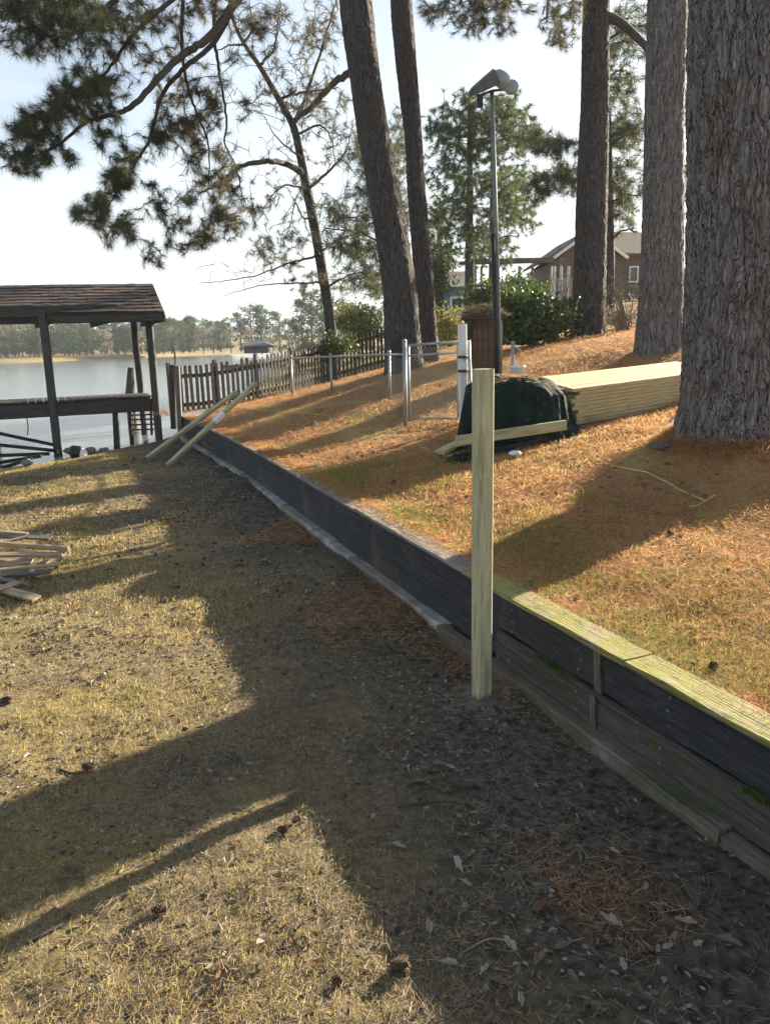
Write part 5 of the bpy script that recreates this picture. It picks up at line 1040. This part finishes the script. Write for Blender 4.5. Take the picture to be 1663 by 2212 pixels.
ym = rng.uniform(1.2, 4.4, 13000); ym = ym[sstep(-.1, .4, vnoise(ym*2.1, ym*0, 0, 33)+.3) > rng.random(len(ym))]
P = np.array([tuple(wall_pt(y, random.uniform(.0, .038), .281+(random.uniform(-.06, 0) if random.random() < .35 else 0))) for y in ym]); k = len(P)
V, F_ = blades(P, rng.uniform(.012, .035, k), rng.uniform(.004, .008, k), rng.uniform(.2, 1.3, k), rng)
tag(obj('ledge_moss', np_mesh('ledge_moss', V, F_), M_MOSS), 'dark green moss on the ledge of the near wall boards', 'moss', kind='stuff')
yc = rng.uniform(4.6, 16, 5200); P = np.array([tuple(wall_pt(y, -random.uniform(.0, .2)**.8, CAPZ+.004+random.uniform(0, .012))) for y in yc]); k = len(P)
V, F_ = blades(P, rng.uniform(.05, .12, k), rng.uniform(.002, .004, k)*np.clip(yc/5, 1, 2), np.abs(rng.normal(size=k))*.12, rng)
tag(obj('cap_straw', np_mesh('cap_straw', V, F_), M_STRAW), 'pine straw drifted over the far cap boards', 'straw', kind='stuff')
k = 900; a = rng.uniform(0, 6.28, k); q = .06+np.abs(rng.normal(size=k))*.09; P = np.c_[pb.x+np.cos(a)*q, pb.y+np.sin(a)*q, np.zeros(k)]; P[:, 2] = low_z(P[:, 0], P[:, 1])+.01
V, F_ = blades(P, rng.uniform(.03, .09, k), rng.uniform(.002, .004, k), np.abs(rng.normal(size=k))*.35, rng); tag(obj('post_foot_straw', np_mesh('post_foot_straw', V, F_), M_OLDSTRAW), 'loose needles and grass round the foot of the new post', 'straw', kind='stuff')
a = rng.uniform(0, 6.28, 240); q = .07+np.abs(rng.normal(size=240))*.10; c = np.c_[pb.x+np.cos(a)*q, pb.y+np.sin(a)*q, np.zeros(240)]; c[:, 2] = low_z(c[:, 0], c[:, 1]); o8 = np.array([(x, y, z) for x in (-1, 1) for y in (-1, 1) for z in (-.6, .9)])
V = c[:, None]+o8[None]*rng.uniform(.004, .014, (240, 1, 1))*rng.uniform(.5, 1.2, (240, 8, 3)); b8 = np.arange(240)[:, None]*8; tag(obj('soil_clods', np_mesh('soil_clods', V.reshape(-1, 3), np.concatenate([b8+np.array(f)[None] for f in ((0, 1, 3, 2), (4, 6, 7, 5), (0, 4, 5, 1), (2, 3, 7, 6), (1, 5, 7, 3), (0, 2, 6, 4))])), M_ROCK), 'crumbled earth clods round the foot of the new post', 'soil', kind='stuff')
k = 9000; a = rng.uniform(0, 6.28, k); q = .43+np.abs(rng.normal(size=k))*.16; P = np.c_[bb.x+np.cos(a)*q, bb.y+np.sin(a)*q, np.zeros(k)]; P[:, 2] = lawn_z(P[:, 0], P[:, 1])+rng.random(k)*.05*np.exp(-(q-.43)/.1)
V, F_ = blades(P, rng.uniform(.05, .13, k), rng.uniform(.003, .006, k), np.abs(rng.normal(size=k))*.4, rng); tag(obj('trunk_foot_straw', np_mesh('trunk_foot_straw', V, F_), M_STRAW), 'pine straw drifted against the massive trunk', 'straw', kind='stuff')
# straw lying on the tarp and on the well house roof
V0 = np.array([v.co for v in tarp.data.vertices]); V0 = V0+np.array(tc0); tp = V0[(V0[:, 2] > tc0.z+.55)]
P = tp[rng.integers(0, len(tp), 600)]+rng.normal(size=(600, 3))*np.array([.03, .03, .0])+np.array([0, 0, .012]); V, F_ = blades(P, rng.uniform(.05, .11, 600), rng.uniform(.003, .006, 600), np.abs(rng.normal(size=600))*.1, rng)
tag(obj('tarp_straw', np_mesh('tarp_straw', V, F_), M_STRAW), 'pine straw scattered on top of the green tarp', 'straw', kind='stuff')
P = np.c_[rng.uniform(-.36, .36, (1500, 2)), np.zeros(1500)]; P[:, 2] = ztop+.05+.19*(1-np.maximum(np.abs(P[:, 1])/.36, np.maximum(np.abs(P[:, 0])-.13, 0)/.23)); V, F_ = blades(P+np.array(wc), rng.uniform(.08, .2, 1500), rng.uniform(.006, .01, 1500), np.abs(rng.normal(size=1500))*.25, rng)
tag(obj('roof_straw', np_mesh('roof_straw', V, F_), M_OLDSTRAW), 'pine straw heaped on the well house roof', 'straw', kind='stuff')
# chips of soil and bark
def chips(name, label, n, zf, m, s_, y0, y1, xlo, xhi, keep=None):
    x, y = sample(n, y0, y1, 1, xlo, xhi, keep); k = len(x); c = np.c_[x, y, zf(x, y)+.004]; f = np.clip(y/4, .8, 2)[:, None]
    o_ = np.array([(-1, -.7, 0), (1, -.6, 0), (.8, .8, 0), (-.7, .9, 0), (0, 0, .6)]); V = c[:, None]+o_[None]*(s_*rng.uniform(.4, 1.3, (k, 1))*f)[:, None]*rng.uniform(.6, 1.2, (k, 5, 1))
    a = rng.uniform(0, 6.28, k); dx, dy = V[..., 0]-c[:, None, 0], V[..., 1]-c[:, None, 1]; V[..., 0] = c[:, None, 0]+dx*np.cos(a)[:, None]-dy*np.sin(a)[:, None]; V[..., 1] = c[:, None, 1]+dx*np.sin(a)[:, None]+dy*np.cos(a)[:, None]
    o4 = np.arange(k)[:, None]*5; F_ = np.concatenate([np.concatenate([o4+q, o4+(q+1) % 4, o4+4], 1) for q in range(4)]); return tag(obj(name, np_mesh(name, V.reshape(-1, 3), F_), m), label, 'litter', kind='stuff')
M_CHIP = mat('bark_chips', [(.05, .04, .03), (.09, .07, .05), (.16, .13, .10), (.28, .25, .21)], rough=.9, bump=0, island=True, lo=0, hi=1)
chips('soil_crumbs', 'crumbs of soil and bark over the lower yard', 15000, low_z, M_CHIP, .012, 1.4, 13, lowL, lowR, lambda x, y: sstep(-.1, .6, fbm(x*1.7, y*1.7, 0, 3, 53)))
chips('lawn_crumbs', 'scraps of bark among the pine straw', 2500, lawn_z, M_CHIP, .012, 2, 14, upL, upR)
def scraps(name, label, n, zf, m, s_, y0, y1, xlo, xhi, keep=None):
    x, y = sample(n, y0, y1, 1, xlo, xhi, keep); c = np.c_[x, y, zf(x, y)+.010]; k = len(c); a = unit(rng.normal(size=(k, 3))*np.array([1, 1, .35])); b = unit(np.cross(a, rng.normal(size=(k, 3))*np.array([.5, .5, 1]))); q = s_*rng.uniform(.4, 1.2, (k, 1))*np.clip(y/4, .8, 1.8)[:, None]
    nr = np.cross(a, b)*q*.35; V = np.stack([c-a*q, c-a*q*.3+b*q*.5+nr, c+a*q*.5+b*q*.4+nr, c+a*q, c+a*q*.4-b*q*.5+nr, c-a*q*.4-b*q*.45+nr], 1).reshape(-1, 3); o6 = np.arange(k)[:, None]*6
    return tag(obj(name, np_mesh(name, V, [np.concatenate([o6, o6+1, o6+2, o6+3], 1), np.concatenate([o6, o6+3, o6+4, o6+5], 1)]), m), label, 'litter', kind='stuff')
M_SCRAPS = mat('leaf_scraps', [(.035, .028, .022), (.10, .075, .055), (.17, .13, .095), (.30, .265, .225)], rough=.85, bump=0, island=True, lo=0, hi=1, translucent=.15)
scraps('leaf_litter', 'broken grey and brown leaf litter over the lower yard', 5200, low_z, M_SCRAPS, .020, 1.4, 14, lowL, lowR, lambda x, y: .45+.55*sstep(-.1, .5, vnoise(x*1.2, y*1.2, 0, 51)+.6*np.exp(-((x-wall_x(y)+.6)/.8)**2)-.1))
scraps('lawn_litter', 'scraps of brown leaf among the pine straw', 900, lawn_z, M_SCRAPS, .02, 2, 14, upL, upR)
# single fallen leaves, cones and twigs that can be picked out
def leaf_mesh(seed, m):
    r = np.random.default_rng(seed); n_ = 14; c, out = [], []
    for side in (1, -1):
        for i in range(n_):
            u = (i+.5)/n_; u = u if side > 0 else 1-u; w = (.24+.08*r.random())*math.sin(math.pi*u**.8)*(1+.10*math.sin(u*13+seed)+.06*r.uniform(-1, 1)); out.append((u-.5, side*w*.6, .75*abs(w)*r.uniform(.5, 1.1)+.5*(u-.5)**2+.05*r.uniform(-1, 1)))
    mid = [((i/8)-.5, 0, .03*math.sin(i)) for i in range(9)]; s = MB(); k = len(out)
    V = out+[(0, 0, -.02)]; s.add(V, [(i, (i+1) % k, k) for i in range(k)]); s.tube([(-.5, 0, .02), (-.75, .03, .05)], .012, 4); me = s.mesh('leaf'); me.materials.append(m); return me
LM = [leaf_mesh(i, m_) for i, m_ in enumerate((M_DEADLEAF, M_DEADLEAF, M_TANLEAF, M_DEADLEAF, M_TANLEAF))]; LR_ = [leaf_mesh(9+i, M_REDLEAF) for i in range(2)]
def drop(name, me, px, py, size, label, cat, group, up=False, tilt=.25):
    z = .6 if up else 0
    for _ in range(12): p = on_z(px, py, z); z = .5*z+.5*gz(p, up)
    p.z = gz(p, up)+.012; M = Matrix.Translation(p) @ Matrix.Rotation(random.uniform(0, 6.28), 4, 'Z') @ Matrix.Rotation(random.gauss(0, tilt), 4, 'X') @ Matrix.Scale(size, 4)
    o = bpy.data.objects.new(name, me); COL.objects.link(o); o.matrix_basis = M; return tag(o, label, cat, group)
drop('fallen_leaf', LR_[0], 1172, 1965, .10, 'rust brown leaf lying in the shade at lower right', 'leaf', None)
drop('fallen_leaf', LR_[1], 860, 1605, .075, 'reddish curled leaf in the shade left of the post foot', 'leaf', None)
drop('fallen_leaf', LM[0], 985, 1875, .10, 'pale curled leaf standing on edge in the shade below the post', 'leaf', None, tilt=.9)
drop('fallen_leaf', LM[1], 1318, 1998, .10, 'broad pale leaf nearest the wall foot at lower right', 'leaf', None)
drop('fallen_leaf', LM[2], 1420, 1972, .08, 'greyish curled leaf close to the lichen covered base timber', 'leaf', None)
drop('fallen_leaf', LM[1], 570, 2035, .07, 'small cream leaf on the sunlit ground at bottom left', 'leaf', None)
for (px, py) in ((1078, 2138), (1240, 2120), (1060, 1970), (1120, 1905), (1180, 1880), (1270, 1770), (1000, 1760), (870, 1845), (1100, 2040), (930, 2000), (1350, 2090), (1160, 2095), (1440, 2060), (1015, 1925), (1335, 1850), (1200, 1690), (950, 1650), (760, 1650), (1500, 2120), (1585, 2040), (1300, 2180), (980, 1660), (1050, 1640), (1140, 1640), (900, 1700), (1090, 1800), (1230, 1960), (1400, 2150), (1010, 2170), (1130, 2180), (1470, 1990), (1380, 1920), (1290, 1900), (820, 1780), (1205, 2060), (1060, 2090), (960, 2080)):
    drop('fallen_leaf', random.choice(LM), px+random.uniform(-15, 15), py+random.uniform(-15, 15), random.uniform(.04, .085), 'dry grey leaf on the shaded ground below the wall', 'leaf', 'grey leaves in the shade')
for (px, py) in ((230, 1580), (215, 1690), (330, 1600), (420, 1650), (120, 1500), (590, 1460), (60, 1640), (180, 1590), (300, 1470), (500, 1690), (690, 2085), (760, 2130), (300, 1880), (200, 2140), (480, 2110), (420, 1480), (260, 1440)):
    drop('fallen_leaf', random.choice(LM+LR_), px, py, random.uniform(.035, .06), 'dry leaf on the sunlit lower yard', 'leaf', 'leaves on the sunlit lower yard')
for (px, py) in ((1450, 1155), (1560, 1140), (850, 1045), (1200, 1180), (1100, 940), (1330, 1300), (1500, 1330), (1250, 1120)):
    drop('fallen_leaf', random.choice(LR_), px, py, random.uniform(.06, .09), 'brown leaf lying on the pine straw of the lawn', 'leaf', 'leaves on the lawn', True)
def cone_mesh(seed):
    s = MB(); r = random.Random(seed); L0 = 1.0
    s.lathe([(.05, -.5), (.22, -.42), (.28, -.15), (.22, .2), (.08, .5)], 10)
    for i in range(46):
        u = i/46; z = -.45+.92*u; rr = .26*math.sin(math.pi*min(1, .18+.85*(1-u)))+.05; a = i*2.39996; c, sn = math.cos(a), math.sin(a); w = .10*(1-.4*u)
        b0 = Vector((c*rr*.6, sn*rr*.6, z)); tip = Vector((c*(rr+.15), sn*(rr+.15), z+.10)); t_ = Vector((-sn, c, 0))*w; s.add([b0+t_, b0-t_, tip-t_*.8, tip+t_*.8, tip+Vector((c*.03, sn*.03, -.05))], [(0, 1, 2, 3), (3, 2, 4)])
    me = s.mesh('pine_cone'); me.materials.append(M_CONE); return me
CM = [cone_mesh(i) for i in range(2)]
for px, py, sz, up, lab in ((348, 1975, .085, False, 'dark pine cone on the sunlit ground at bottom left'), (865, 2100, .10, False, 'pine cone at the edge of the wall shadow near the bottom'), (610, 1800, .07, False, 'small pine cone right of the thin post shadow'), (730, 2130, .06, False, 'small dark cone near the bottom edge'), (1540, 1450, .07, True, 'dark pine cone on the lawn just behind the mossy cap'), (850, 1047, .09, True, 'pine cone on the lawn left of the new post'), (1447, 1158, .08, True, 'pine cone on the open lawn right of the new post'),
                            (190, 1665, .09, False, 'dark cone at the upper edge of the broad trunk shadow'), (15, 1520, .10, False, 'cone at the left picture edge on sunlit ground'), (640, 1780, .06, False, 'small cone near the tip of the wall shadow')):
    o = drop('pine_cone', CM[0 if sz > .08 else 1], px, py, sz*.68, lab, 'pine cone', 'pine cones on the ground', up); o.matrix_basis = o.matrix_basis @ Matrix.Translation((0, 0, .22)) @ Matrix.Rotation(R(82), 4, 'X')
def twig(pix, r_, label, up=False):
    P = []
    for px, py in pix:
        z = .6 if up else 0
        for _ in range(12): p = on_z(px, py, z); z = .5*z+.5*gz(p, up)
        p.z = gz(p, up)+r_*1.2; P.append(tuple(p))
    s = MB(); Q = catmull(P, 4); s.tube([Vector(q) for q in Q], list(np.linspace(r_, r_*.5, len(Q))), 6); tag(s.build('fallen_twig', M_TWIG if r_ > .005 else M_SCRAP), label, 'twig', 'twigs on the ground')
twig([(880, 1700), (910, 1690), (960, 1715), (1010, 1700)], .007, 'crooked dark twig in the shade below the post')
twig([(1090, 1870), (1120, 1895), (1140, 1925)], .004, 'short pale twig in the shade at lower right')
twig([(860, 1745), (930, 1735), (985, 1735)], .006, 'thin twig parallel to the wall foot')
twig([(60, 2040), (110, 2015), (140, 2000)], .008, 'pale stick beside the thin post shadow at left')
twig([(130, 1665), (160, 1675), (185, 1672)], .008, 'short dark stick beside the cone on sunlit ground')
twig([(360, 1345), (440, 1310), (500, 1280)], .006, 'thin twig across the wall shadow edge at mid left')
twig([(1270, 1800), (1350, 1790), (1420, 1760)], .006, 'dark twig against the wall foot at right')
twig([(1000, 2060), (1060, 2030), (1130, 2045)], .004, 'thin pale stem among the leaves at bottom centre')

# ------------------------------------------------------------------ thin haze over the lake
hm = bpy.data.materials.new('haze'); hm.use_nodes = True; hn, hl = hm.node_tree.nodes, hm.node_tree.links
hn.remove(hn['Principled BSDF']); pv = hn.new('ShaderNodeVolumePrincipled'); pv.inputs['Color'].default_value = (.80, .90, 1.0, 1); pv.inputs['Density'].default_value = .00045; pv.inputs['Anisotropy'].default_value = .0
hl.new(pv.outputs['Volume'], hn['Material Output'].inputs['Volume'])
mb = MB(); mb.box((-720, -220, -3.5), (320, 1120, 27)); tag(mb.build('haze', hm), 'thin pale haze softening the far shore', 'haze', kind='stuff')
